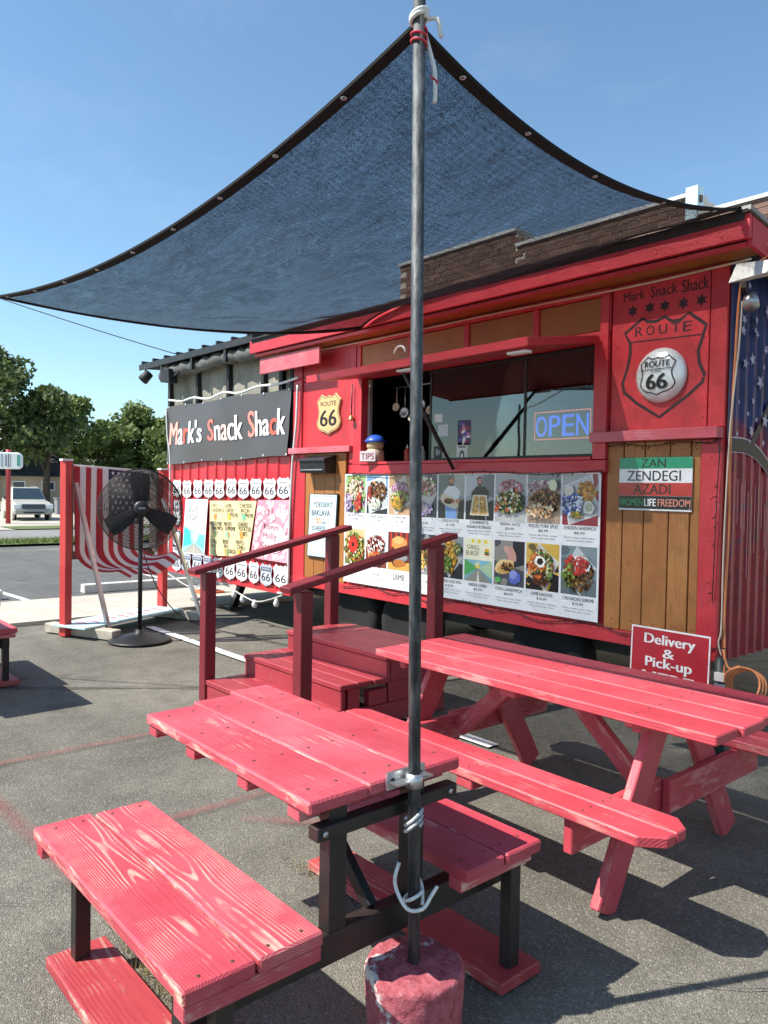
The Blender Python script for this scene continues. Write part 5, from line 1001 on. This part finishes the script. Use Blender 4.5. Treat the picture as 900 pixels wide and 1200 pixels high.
# ------------------------------------------------------------------ flag on its timber frame, fan, board, cone, wheel stop
FA, FB = Vector((-8.30, 2.77, 0)), Vector((-8.92, 4.14, 0)); fd = (FB-FA).normalized(); fn = Vector((fd.y, -fd.x, 0))      # fn points to the viewer
ff = thing('timber_flag_stand', 'red timber frame with grey props and block feet holding the flag', 'frame', FA)
REDPOST = wood_paint('red_post_paint', (.55, .035, .035), (.62, .06, .055), (.5, .3, .25), .15, .5)
for q, h in ((FA, 1.85), (FB, 1.80)): board('post', ff, q, q+Vector((0, 0, h)), REDPOST, .005, w=.09, h=.09, up=fd); MB().box(tuple(q+Vector((-.055, -.055, h))), tuple(q+Vector((.055, .055, h+.02)))).build('post_cap', WHITE, ff)
GREYW = M('grey_weathered_wood', (.12, .085, .07), .8, var=.3, vs=10)
board('back_board', ff, FA+fd*.10-fn*.06+Vector((0, 0, .80)), FA+fd*.10-fn*.06+Vector((0, 0, 1.83)), GREYW, .004, w=.09, h=.03, up=fd); board('back_board', ff, FB-fd*.10-fn*.06+Vector((0, 0, .80)), FB-fd*.10-fn*.06+Vector((0, 0, 1.78)), GREYW, .004, w=.11, h=.03, up=fd)
board('top_rail', ff, FA+fd*.05-fn*.10+Vector((0, 0, 1.80)), FB-fd*.05-fn*.10+Vector((0, 0, 1.76)), WHITE, .004, w=.03, h=.05); board('low_rail', ff, FA+fd*.05-fn*.10+Vector((0, 0, .84)), FB-fd*.05-fn*.10+Vector((0, 0, .80)), GREYW, .004, w=.04, h=.09)
for q, h in ((FA+fd*.07, 1.62), (FB-fd*.07, 1.45)): MB().bar(q+fn*.06+Vector((0, 0, h)), q+fn*(.37 if h > 1.5 else .75)+fd*(.18 if h > 1.5 else -.1)+Vector((0, 0, .03)), .045, .03, fn).build('prop', GALV, ff)
for q in (FA+fd*.1, FB-fd*.02):
    board('foot_block', ff, q-fn*.35+Vector((0, 0, .05)), q+fn*.62+Vector((0, 0, .05)), M('weathered_block', (.42, .38, .31), .85, var=.2, vs=8, bump=.4), .008, w=.13, h=.10)
fg = thing('flag', 'American flag hanging stripes down from the timber frame, its hem curling forward', 'flag', FA+Vector((0, 0, .5)))
NU, NV = 65, 60; FQ = FA+fd*.16-fn*.065
def flag_pt(u, v):
    z_ = 1.80-.04*u; L = 1.52*v; bx0 = max(0, L-.88); k = min(1, bx0/.5)
    rip = .018*math.sin(u*15+v*2.2)*(.3+v)+.012*math.sin(u*34+1)*v
    q = FQ+fd*(1.08*u)+Vector((0, 0, z_-min(L, .88)))
    if bx0 > 0:
        th = .95*k; q += fn*(bx0*math.sin(th)*(.55+.25*u))+fd*(.40*k*(1-.55*u)*bx0/.5)+Vector((0, 0, -bx0*math.cos(th)*.95+.20*k*u*u+.03*math.sin(u*9)*k))
    return q+fn*rip
m = MB(); m.add([flag_pt(i/NU, j/NV) for i in range(NU+1) for j in range(NV+1)], [(i*(NV+1)+j, (i+1)*(NV+1)+j, (i+1)*(NV+1)+j+1, i*(NV+1)+j+1) for i in range(NU) for j in range(NV)], 0, True)
FR, FWH, FBL = (M('flag_red', (.42, .02, .035), .75, var=.1, bump=.2, bs=200), M('flag_white', (.72, .71, .72), .75, var=.06, bump=.2, bs=200), M('flag_blue', (.015, .02, .07), .75, bump=.2, bs=200))
m.mi = []
for i in range(NU):
    for j in range(NV): m.mi.append(2 if (i*13//NU >= 6 and j < NV*.40) else (0 if (i*13//NU) % 2 == 0 else 1))
m.build('flag_cloth', [FR, FWH, FBL], fg, recalc=False)
for a_ in range(9):
    for b__ in range(6 if a_ % 2 == 0 else 5):
        u = .475+.515*((b__+.5+(0 if a_ % 2 == 0 else .5))/6); v = .40*(a_+.6)/9.2
        e = 1e-3; c0 = flag_pt(u, v); du = (flag_pt(u+e, v)-c0).normalized(); dv = -(flag_pt(u, v+e)-c0).normalized(); frs = frame(c0, du, dv)
        h = .004 if frs(0, 0, 1).dot(fn)-c0.dot(fn) > 0 else -.004
        MB().add([frs(x, y, h) for x, y in star_pts(0, 0, .028, 5, .42)], [tuple(range(10))]).build('star', FWH, fg, recalc=False)
bd = thing('lying_signboard', 'pale teal painted signboard with red strokes lying across the frame feet', 'signboard', FA+Vector((0, 0, .1)))
fb = frame(FA+fd*.66+fn*.10+Vector((0, 0, .104)), fd, -fn); plate(fb, rect_pts(-.74, -.26, .80, .22), 0, .022, 'panel', M('teal_panel', (.42, .62, .64), .6, var=.2, vs=4, dirt=(.75, .72, .68), dirt_amt=.6), bd, .003)
p = Print(fb, .0225)
for i in range(9): x = -.55+.14*i; p.line([(x, -.12+.03*math.sin(i*3)), (x+.04, .02), (x+.015, .10-.02*(i % 3))], .03, ('c0606a', 'b8505a')[i % 2]); p.line([(x-.02, .0), (x+.07, .01)], .022, 'c46a72')
p.build('faded_paint', bd)
# pedestal fan
FC = Vector((-7.60, 3.285, 1.36)); fz = Vector((.93, -.34, .10)).normalized()
fan = thing('pedestal_fan', 'black pedestal fan with round wire cage in front of the flag', 'fan', (FC.x, FC.y, 0))
FANB = M('fan_black', (.02, .02, .021), .45, .3, .3); CAGE = M('cage_wire', (.055, .053, .05), .45, .6, .3)
MB().lathe([(.31, 0), (.315, .012), (.295, .022), (.20, .05), (.12, .07), (.05, .085), (.04, .12), (.0, .12)], (FC.x, FC.y, 0), 36).build('base', FANB, fan)
MB().tube([(FC.x, FC.y, .1), (FC.x, FC.y, 1.34)], .022, 14).build('pole', FANB, fan)
MB().lathe([(.0, -.17), (.07, -.165), (.085, -.13), (.085, -.02), (.04, .0), (.03, .07)], FC-fz*.10, 20, fz).build('motor', FANB, fan)
cg = MB(); u_ = fz.cross(Vector((0, 0, 1))).normalized(); w_ = u_.cross(fz); RC = .415
def ring(r_, h, tr): cg.tube([FC+fz*h+(u_*math.cos(a)+w_*math.sin(a))*r_ for a in [2*math.pi*i/44 for i in range(44)]], tr, 4, True)
def dome(r_): return .10*(1-(r_/RC)**2)**.5 if r_ < RC else 0
for i in range(39): r_ = .075+(RC-.075)*i/38; ring(r_, .02+dome(r_), .0022 if i < 38 else .005)
for i in range(22): r_ = .10+(RC-.10)*i/21; ring(r_, -.05-dome(r_)*.9, .0022)
ring(RC+.002, -.02, .005)
for i in range(8):
    a = 2*math.pi*i/8+.0; d = u_*math.cos(a)+w_*math.sin(a)
    for s_ in (1, -1): cg.tube([FC+d*r_+fz*(s_*(.02 if s_ > 0 else .05)+s_*dome(r_)) for r_ in (.06, .16, .26, .34, .39, RC)], .0026, 4)
cg.build('cage', CAGE, fan)
MB().lathe([(.0, .145), (.055, .143), (.078, .13), (.08, .10), (.0, .10)], FC, 24, fz).build('badge', BLK, fan)
p = Print(frame(FC+fz*.1455, -u_ if (-u_).dot(Vector((.65, .75, 0))) > 0 else u_, Vector((0, 0, 1))), .0006); p.rect(-.032, -.009, .034, .009, '9a9a9a'); p.build('badge_plate', fan)
for i in range(3):
    a = .32-.87+2*math.pi*i/3; d = u_*math.cos(a)+w_*math.sin(a); e_ = fz.cross(d).normalized(); b = MB(); vs = []
    for k, (r_, hw, tw) in enumerate(((.05, .045, .5), (.15, .085, .45), (.27, .11, .38), (.37, .10, .3))):
        for s_ in (-1, 0, 1): q = FC+d*r_+e_*hw*s_*math.cos(tw)+fz*(hw*s_*math.sin(tw)*.55+.012*(s_ == 0)); vs.append(q)
    b.add(vs, [(k*3+j, k*3+3+j, k*3+4+j, k*3+1+j) for k in range(3) for j in range(2)], 0, True); b.add([q-fz*.003 for q in vs], [(k*3+1+j, k*3+4+j, k*3+3+j, k*3+j) for k in range(3) for j in range(2)], 0, True); b.build('blade', FANB, fan, recalc=False)
tag(MB().tube(spline([(-7.7, 3.36, .9), (-7.75, 3.55, .5), (-7.9, 3.9, .15), (-7.7, 4.2, .012), (-7.0, 4.3, .012), (-6.4, 4.4, .012), (-5.6, 4.9, .012)], 8), .006, 6).build('fan_cord', BLK), 'black power cord trailing from the fan towards the trailer', 'cord')
# traffic cone
cn = thing('traffic_cone', 'orange traffic cone on the sidewalk beyond the trailer', 'cone', (-10.3, 5.5, .036)); ORC = M('cone_orange', (.75, .14, .03), .5)
MB().lathe([(.12, .03), (.03, .45), (.02, .46), (.0, .46)], (-10.3, 5.5, .036), 20).build('cone_body', ORC, cn); MB().box((-10.48, 5.32, .037), (-10.12, 5.68, .068)).build('base', ORC, cn, .006); MB().lathe([(.095, .15), (.073, .25)], (-10.3, 5.5, .037), 20).build('band', WHITE, cn)
for y0, lab in ((4.05, 'pale concrete wheel stop seen below the flag'), (6.75, 'pale concrete wheel stop partly behind the trailer'), (1.2, 'pale concrete wheel stop beside the road end of the sidewalk')):
    o = MB().prism([(-.09, 0), (.09, 0), (.065, .13), (-.065, .13)], lambda a_, b__, h: (-11.42+a_, h, b__+.005), y0, y0+1.75).build('wheel_stop', CONCW, None, .01); tag(o, lab, 'wheel stop', 'concrete wheel stops')

# ------------------------------------------------------------------ brick building behind the trailer
bb = thing('brick_building', 'brown brick commercial building rising behind the trailer', 'building', (-7, 10, 0)); BY = 9.5
MORTAR = M('mortar', (.55, .50, .43), .9, var=.1); COPE = M('coping_metal', (.55, .55, .53), .5, .2)
secs = [(-10.6, -7.86, 5.70), (-7.86, -4.93, 5.45), (-4.93, 6.0, 5.18)]
m = MB()
for x0, x1, h in secs: m.box((x0, BY, 0), (x1, BY+6, h))
m.build('wall', MORTAR, bb)
for x0, x1, h in secs: MB().box((x0-.02, BY-.05, h+.001), (x1-.005, BY+.3, h+.05)).build('coping', COPE, bb)
MB().box((-5.06, BY-.06, 5.15), (-4.90, BY+.1, 5.56)).build('downpipe_head', M('pale_blue_metal', (.55, .72, .78), .4, .1, .05), bb)
BR = [M('brick_brown_%s' % 'abc'[i], c, .85, var=.25, vs=14, bump=.4, bs=60) for i, c in enumerate(((.15, .085, .062), (.12, .068, .052), (.18, .105, .08)))]
bmesh_ = []
for mt in BR:
    o = MB().box((-.142, -.006, -.045), (.142, .03, .045)).build('brick', mt, None, .003); bmesh_.append(o.data); COL.objects.unlink(o); bpy.data.objects.remove(o)
def add_brick(x, z_, sx=1.):
    o = bpy.data.objects.new('brick', rnd.choice(bmesh_)); COL.objects.link(o); o.parent = bb; o.location = (x+7, BY-.008-10+rnd.uniform(-.002, .002), z_); o.scale = (sx, 1, 1)
cnt = 0
for x0, x1, h in secs:
    for r_ in range(11):
        z_ = h-.055-r_*.1; lim = min(x1, -3.3) if x1 > 0 else x1; x = x0+(.15 if r_ % 2 else 0)
        if x0 < -10: x = x0+(.15 if r_ % 2 else 0)
        while x+.15 < lim:
            if cnt < 298 and z_ > h-.78: add_brick(x+.15, z_); cnt += 1
            x += .3
m = MB()      # the courses below, hidden behind the trailer, as one part
for x0, x1, h in secs:
    for r_ in range(8, 50):
        z_ = h-.055-r_*.1; x = x0+(.15 if r_ % 2 else 0)
        if z_ < 3.0: break
        while x+.3 < x1-.01: m.box((x+.008, BY-.014, z_-.045), (x+.292, BY-.002, z_+.045)); x += .3
    for r_ in range(8):      # outside the photographed stretch
        z_ = h-.055-r_*.1
        if x1 > 0:
            x = -3.2
            while x+.3 < x1: m.box((x+.008, BY-.014, z_-.045), (x+.292, BY-.002, z_+.045)); x += .3
tag(m.build('brickwork', BR[0], bb), kind='stuff')

# ------------------------------------------------------------------ across the street
GZ = -.32
hs = thing('house', 'low tan house with dark shingled roof behind the parked car', 'house', (-56, 15, GZ))
hu = Vector((.62, .785, 0)); ho = Vector((-60.5, 11.0, GZ)); hv = Vector((-hu.y, hu.x, 0)); HF = lambda a_, b__, h: ho+hu*a_+hv*b__+Vector((0, 0, h))
def hbox(n_, a, b, mt, bev=0):
    m_ = MB(); x0, y0, z0 = a; x1, y1, z1 = b
    m_.add([HF(x0, y0, z0), HF(x1, y0, z0), HF(x1, y1, z0), HF(x0, y1, z0), HF(x0, y0, z1), HF(x1, y0, z1), HF(x1, y1, z1), HF(x0, y1, z1)], [(0, 3, 2, 1), (4, 5, 6, 7), (0, 1, 5, 4), (1, 2, 6, 5), (2, 3, 7, 6), (3, 0, 4, 7)]); return m_.build(n_, mt, hs, bev)
hbox('wall', (0, 0, 0), (9.6, 7, 2.45), M('tan_siding', (.36, .29, .21), .8, var=.1)); m = MB()
m.add([HF(-.5, -.5, 2.45), HF(10.1, -.5, 2.45), HF(10.1, 7.5, 2.45), HF(-.5, 7.5, 2.45), HF(2.8, 3.5, 4.2), HF(6.9, 3.5, 4.2)], [(0, 1, 5, 4), (1, 2, 5), (2, 3, 4, 5), (3, 0, 4), (3, 2, 1, 0)]); m.build('roof', M('house_shingle', (.035, .033, .036), .9, var=.3, vs=3), hs)
for x in (5.6, 7.6): hbox('window_frame', (x, -.05, 1.5), (x+.9, -.005, 2.1), WHITE); hbox('window_pane', (x+.06, -.07, 1.56), (x+.84, -.052, 2.04), M('dark_pane', (.05, .06, .07), .15))
hbox('door', (3.4, -.05, .05), (4.3, -.004, 2.1), M('door_brown', (.08, .06, .05), .5))
for x in (6.35, 8.0): hbox('corner_batten', (x-.03, -.03, 0), (x+.03, -.003, 1.45), M('batten_tan', (.30, .24, .17), .8))
# road sign
rs = thing('roadside_sign', 'red steel post with a white lightbox sign across the street', 'sign', (-39.0, 10.35, GZ)); RPM = M('sign_post_red', (.42, .04, .035), .5)
MB().tube([(-39.0, 10.35, GZ), (-39.0, 10.35, 3.2)], .11, 14).build('post', RPM, rs)
sdir = Vector((.55, .83, 0)).normalized(); fr_ = frame(Vector((-38.9, 10.40, 0)), sdir, (0, 0, 1)); c8 = lambda x0, y0, x1, y1, e: [(x0+e, y0), (x1-e, y0), (x1, y0+e), (x1, y1-e), (x1-e, y1), (x0+e, y1), (x0, y1-e), (x0, y0+e)]
plate(fr_, c8(-1.5, 2.28, .62, 3.05, .13), .10, .34, 'lightbox', WHITE, rs, .03); p = Print(fr_, .345)
p.rect(-.52, 2.34, -.44, 2.98, '8a2c2a'); p.rect(.02, 2.36, .07, 2.98, '6a6a6a'); p.rect(.12, 2.38, .15, 2.96, '7a8a84'); p.rect(-.3, 2.38, -.2, 2.96, '9fb3b9'); p.rect(.42, 2.42, .56, 2.94, '5aa090'); p.rect(-.1, 2.4, -.04, 2.95, '707a7c'); p.build('faded_lettering', rs)
# sport utility vehicle
car = thing('parked_car', 'beige sport utility vehicle parked across the street in front of the house', 'car', (-43.6, 12.9, GZ)); PAINT = M('beige_car_paint', (.52, .50, .44), .3, .2, .02, .3, 0); CG = M('car_glass', (.03, .045, .06), .06, .0, .1)
cf = Vector((.9936, -.113, 0)).normalized(); cs = Vector((-cf.y, cf.x, 0)); co = Vector((-46.25, 12.80, GZ)); CF = lambda a_, b__, h: co+cf*a_+cs*b__+Vector((0, 0, h))
prof_b = [(0, .45), (.02, .95), (.35, 1.03), (3.25, 1.06), (4.35, .98), (4.62, .86), (4.68, .52), (4.55, .34), (.15, .34)]
def cprism(pts, w0, w1, n_, mt, par, bev=0):
    m_ = MB(); n__ = len(pts); m_.add([CF(a_, w0, z_) for a_, z_ in pts]+[CF(a_, w1, z_) for a_, z_ in pts], [tuple(range(n__))[::-1], tuple(range(n__, 2*n__))]+[(i, (i+1) % n__, n__+(i+1) % n__, n__+i) for i in range(n__)]); return m_.build(n_, mt, par, bev)
bod = cprism(prof_b, -.92, .92, 'body', PAINT, car, .11)
m = MB(); lo = [(.08, -.86, 1.02), (3.3, -.86, 1.06), (3.3, .86, 1.06), (.08, .86, 1.02)]; hi = [(.32, -.70, 1.72), (2.35, -.70, 1.74), (2.35, .70, 1.74), (.32, .70, 1.72)]
m.add([CF(*q) for q in lo+hi], [(4, 5, 6, 7), (0, 1, 5, 4), (1, 2, 6, 5), (2, 3, 7, 6), (3, 0, 4, 7)]); cab = m.build('cabin', PAINT, car, .07)
def gl(pts, n_): MB().add([CF(*q) for q in pts], [(0, 1, 2, 3)]).build(n_, CG, cab, recalc=False)
gl([(3.24, -.78, 1.11), (3.24, .78, 1.11), (2.44, .65, 1.69), (2.44, -.65, 1.69)], 'windshield')
for s_ in (-1, 1):
    for a0, a1, b0, b1 in ((2.05, 3.0, 2.0, 2.3), (1.1, 1.98, 1.1, 1.93), (.3, 1.0, .42, 1.0)): gl([(a0, .868*s_, 1.12), (a1, .868*s_, 1.12), (b1, .735*s_, 1.66), (b0, .735*s_, 1.66)], 'side_window')
    for a_ in (.95, 3.80):
        w = thing('wheel', None, None); w.parent = car; c_ = CF(a_, .82*s_, .37); w.location = c_-parent_base(car)
        MB().lathe([(.22, -.10), (.34, -.10), (.37, -.06), (.37, .06), (.34, .10), (.22, .10)], c_, 20, cs).build('tyre', RUBBER, w); MB().lathe([(0, -.07), (.21, -.09), (.225, -.1), (.225, .1), (.21, .09), (0, .07)], c_, 16, cs).build('rim', GALV, w)
        MB().lathe([(.40, -.055), (.45, -.055), (.45, .055), (.40, .055)], CF(a_, .885*s_, .40), 20, cs).build('wheel_arch', PAINT, car)
    cprism([(4.30, .70), (4.66, .66), (4.64, .86), (4.34, .90)], .60*s_, .93*s_, 'headlight', M('headlight', (.7, .72, .72), .1), car); MB().add([CF(2.85, (.92+k)*s_, z_) for k, z_ in ((0, 1.08), (.2, 1.08), (.2, 1.26), (0, 1.26))]+[CF(2.72, (.92+k)*s_, z_) for k, z_ in ((0, 1.08), (.2, 1.08), (.2, 1.26), (0, 1.26))], [(0, 1, 2, 3), (7, 6, 5, 4), (0, 4, 5, 1), (1, 5, 6, 2), (2, 6, 7, 3), (3, 7, 4, 0)]).build('mirror', BLK, car)
    cprism([(.6, 1.76), (2.2, 1.77), (2.2, 1.80), (.6, 1.79)], .55*s_, .60*s_, 'roof_rail', GALV, car)
cprism([(4.60, .64), (4.70, .64), (4.69, .86), (4.60, .88)], -.55, .55, 'grille', M('grille_dark', (.06, .07, .09), .3, .5), car); cprism([(4.45, .34), (4.76, .36), (4.76, .60), (4.45, .60)], -.90, .90, 'front_bumper', M('bumper_grey', (.30, .29, .26), .5), car, .03); cprism([(4.755, .42), (4.775, .42), (4.775, .50), (4.755, .50)], -.5, .5, 'bumper_slot', BLK, car)
# trees
LF1 = leaf_mat('oak_leaves', (.04, .065, .018), (.085, .125, .034), (.15, .19, .06)); LF2 = leaf_mat('elm_leaves', (.075, .12, .028), (.15, .205, .05), (.23, .28, .09)); BARK = M('bark', (.06, .045, .035), .9, var=.3, vs=6, bump=.5)
def tree(name, label, x, y, h, rw, mat, seed, n=5200, leaf=.20, low=.18, group='trees across the street'):
    r_ = np.random.default_rng(seed); t = thing(name, label, 'tree', (x, y, GZ), group); z0 = GZ; pyr = random.Random(seed)
    tm = MB(); tm.tube([(x, y, z0), (x+.1, y, z0+h*.22), (x+.05, y+.1, z0+h*.45), (x, y, z0+h*.72)], [h*.032, h*.026, h*.017, h*.005], 9); tm.build('trunk', BARK, t)
    cl = []; nc = 46
    for i in range(nc):
        a = pyr.random()*6.283; zz = low+(1-low)*pyr.random()**.8; prof_ = math.sin(math.pi*min(1, max(.05, (zz-low)/(1-low)*.86+.13)))**.6; k = pyr.random()**.5
        cl.append((x+math.cos(a)*rw*prof_*k, y+math.sin(a)*rw*prof_*k, z0+h*zz*.95, rw*(.20+.20*pyr.random())))
    for i in range(7):
        c = cl[i*6]; tm2 = MB(); tm2.tube([(x, y, z0+h*(.25+.05*i)), ((x+c[0])/2, (y+c[1])/2, (z0+h*.4+c[2])/2), c[:3]], [h*.012, h*.008, h*.003], 6); tm2.build('limb', BARK, t)
    C_ = np.array(cl); idx = r_.integers(0, nc, n); d = r_.normal(size=(n, 3)); d /= np.linalg.norm(d, axis=1)[:, None]; rad = C_[idx, 3]*(.35+.75*r_.random(n)**.6)
    ctr = C_[idx, :3]+d*rad[:, None]*np.array([1, 1, .75]); u = r_.normal(size=(n, 3)); u /= np.linalg.norm(u, axis=1)[:, None]; w = np.cross(u, r_.normal(size=(n, 3))); w /= np.linalg.norm(w, axis=1)[:, None]
    sz = (leaf*(.5+.9*r_.random(n)))[:, None]; V = np.empty((n, 4, 3)); V[:, 0] = ctr-u*sz; V[:, 1] = ctr+w*sz*.55; V[:, 2] = ctr+u*sz; V[:, 3] = ctr-w*sz*.55
    me = bpy.data.meshes.new('crown'); me.from_pydata((V.reshape(-1, 3)-np.array([x, y, GZ])).tolist(), [], np.arange(4*n).reshape(-1, 4).tolist()); me.materials.append(mat)
    o = bpy.data.objects.new('crown', me); COL.objects.link(o); o.parent = t; return t
for i, (x, y, h, rw, mt, lab) in enumerate(((-57.5, 14.0, 11.6, 3.2, LF1, 'tall dark oak over the house, its top cut by the left frame edge'), (-55.0, 17.0, 8.6, 2.5, LF1, 'dark oak with low crown standing right behind the parked car'), (-62, 13.2, 10.2, 3.4, LF1, 'dark tree behind the house at the left frame edge'), (-59.5, 20.2, 8.7, 2.5, LF2, 'rounded green tree just left of the flag frame top'), (-61, 23.2, 7.2, 2.2, LF2, 'lower green tree behind the flag frame between two taller ones'),
        (-60.2, 25.8, 8.5, 2.7, LF2, 'bright green tree above the fan against the sky'), (-57, 27.0, 7.4, 2.3, LF2, 'green tree next to the edge of the name banner'), (-59.5, 30.2, 8.0, 2.6, LF1, 'tree partly hidden behind the porch corner'), (-64, 18.5, 6.6, 3.0, LF1, 'dark backing tree behind the rounded green tree'), (-65, 24.5, 6.0, 3.2, LF1, 'dark backing tree low between the bright green ones'), (-63, 29, 6.4, 3.2, LF1, 'dark backing tree low behind the porch edge'), (-52, 31.5, 6.6, 2.6, LF2, 'small tree further along behind the porch'))):
    tree('tree', lab, x, y, h, rw, mt, 40+i, 6200 if i < 7 else 4200, low=(.42, .45, .2, .2, .15, .12, .12, .12, .1, .1, .1, .1)[i])
bn = thing('wheelie_bin', 'grey wheeled bin standing near the house corner', 'bin', (-50.2, 16.4, GZ)); MB().prism([(-.28, -.28), (.28, -.28), (.28, .28), (-.28, .28)], lambda a_, b__, h: (-50.2+a_*(1+h*.1), 16.4+b__*(1+h*.1), GZ+h), 0, 1.0).build('bin_body', M('bin_grey', (.2, .2, .22), .5), bn, .03); MB().box((-50.55, 16.05, GZ+1.0), (-49.85, 16.75, GZ+1.07)).build('lid', MATS['bin_grey'], bn, .02)
# overhead wires
tag(MB().tube(catenary((-26, 1.0, 8.6), (-17.0, 11.5, 4.3), .25, 16), .012, 5).build('overhead_wire', BLK), 'thin overhead wire sloping down behind the shade net corner', 'wire', 'overhead wires')
tag(MB().tube(catenary((-70, 10.0, 7.2), (-62, 40.0, 7.4), .3, 14), .02, 5).build('overhead_wire', BLK), 'faint level wire above the tree tops', 'wire', 'overhead wires')
# grass blades on the verge
r_ = np.random.default_rng(5); n = 14000; xx = r_.uniform(-23.55, -21.25, n); yy = r_.uniform(-2, 26, n); hgt = r_.uniform(.05, .13, n); V = np.empty((n, 3, 3)); a = r_.uniform(0, 6.28, n); z0 = .06+np.array([ground_z(q) for q in xx])
V[:, 0] = np.c_[xx-.018*np.cos(a), yy-.018*np.sin(a), z0]; V[:, 1] = np.c_[xx+.018*np.cos(a), yy+.018*np.sin(a), z0]; V[:, 2] = np.c_[xx+r_.normal(0, .03, n), yy+r_.normal(0, .03, n), z0+hgt]
me = bpy.data.meshes.new('grass'); me.from_pydata(V.reshape(-1, 3).tolist(), [], np.arange(3*n).reshape(-1, 3).tolist()); me.materials.append(leaf_mat('grass_blades', (.09, .15, .03), (.16, .22, .05), (.24, .28, .09)))
tag(bpy.data.objects.new('grass', me), 'strip of green grass between the lots and the street', 'grass', kind='stuff'); COL.objects.link(bpy.data.objects['grass'])
# dry weeds along the base planks
m = MB(); r2 = random.Random(11)
for cx_, cy_, sx_, sy_, n in ((-2.35, 1.06, .26, .035, 260), (-2.05, 1.05, .2, .03, 90), (-2.6, 1.84, .12, .03, 60)):
    for i in range(n):
        x, y = r2.gauss(cx_, sx_*.6), r2.gauss(cy_, sy_*.6); a = r2.random()*6.28; h = .012+.035*r2.random(); l = .03*r2.random()
        m.add([(x-.0018*math.cos(a), y-.0018*math.sin(a), .002), (x+.0018*math.cos(a), y+.0018*math.sin(a), .002), (x+l*math.sin(a), y-l*math.cos(a), h)], [(0, 1, 2)])
tag(m.build('dry_grass', leaf_mat('dry_grass_blades', (.22, .17, .06), (.33, .26, .10), (.12, .13, .04)), recalc=False), 'dry yellow grass wisps beside the bench base plank', 'grass', kind='stuff')
bpy.context.view_layer.update()
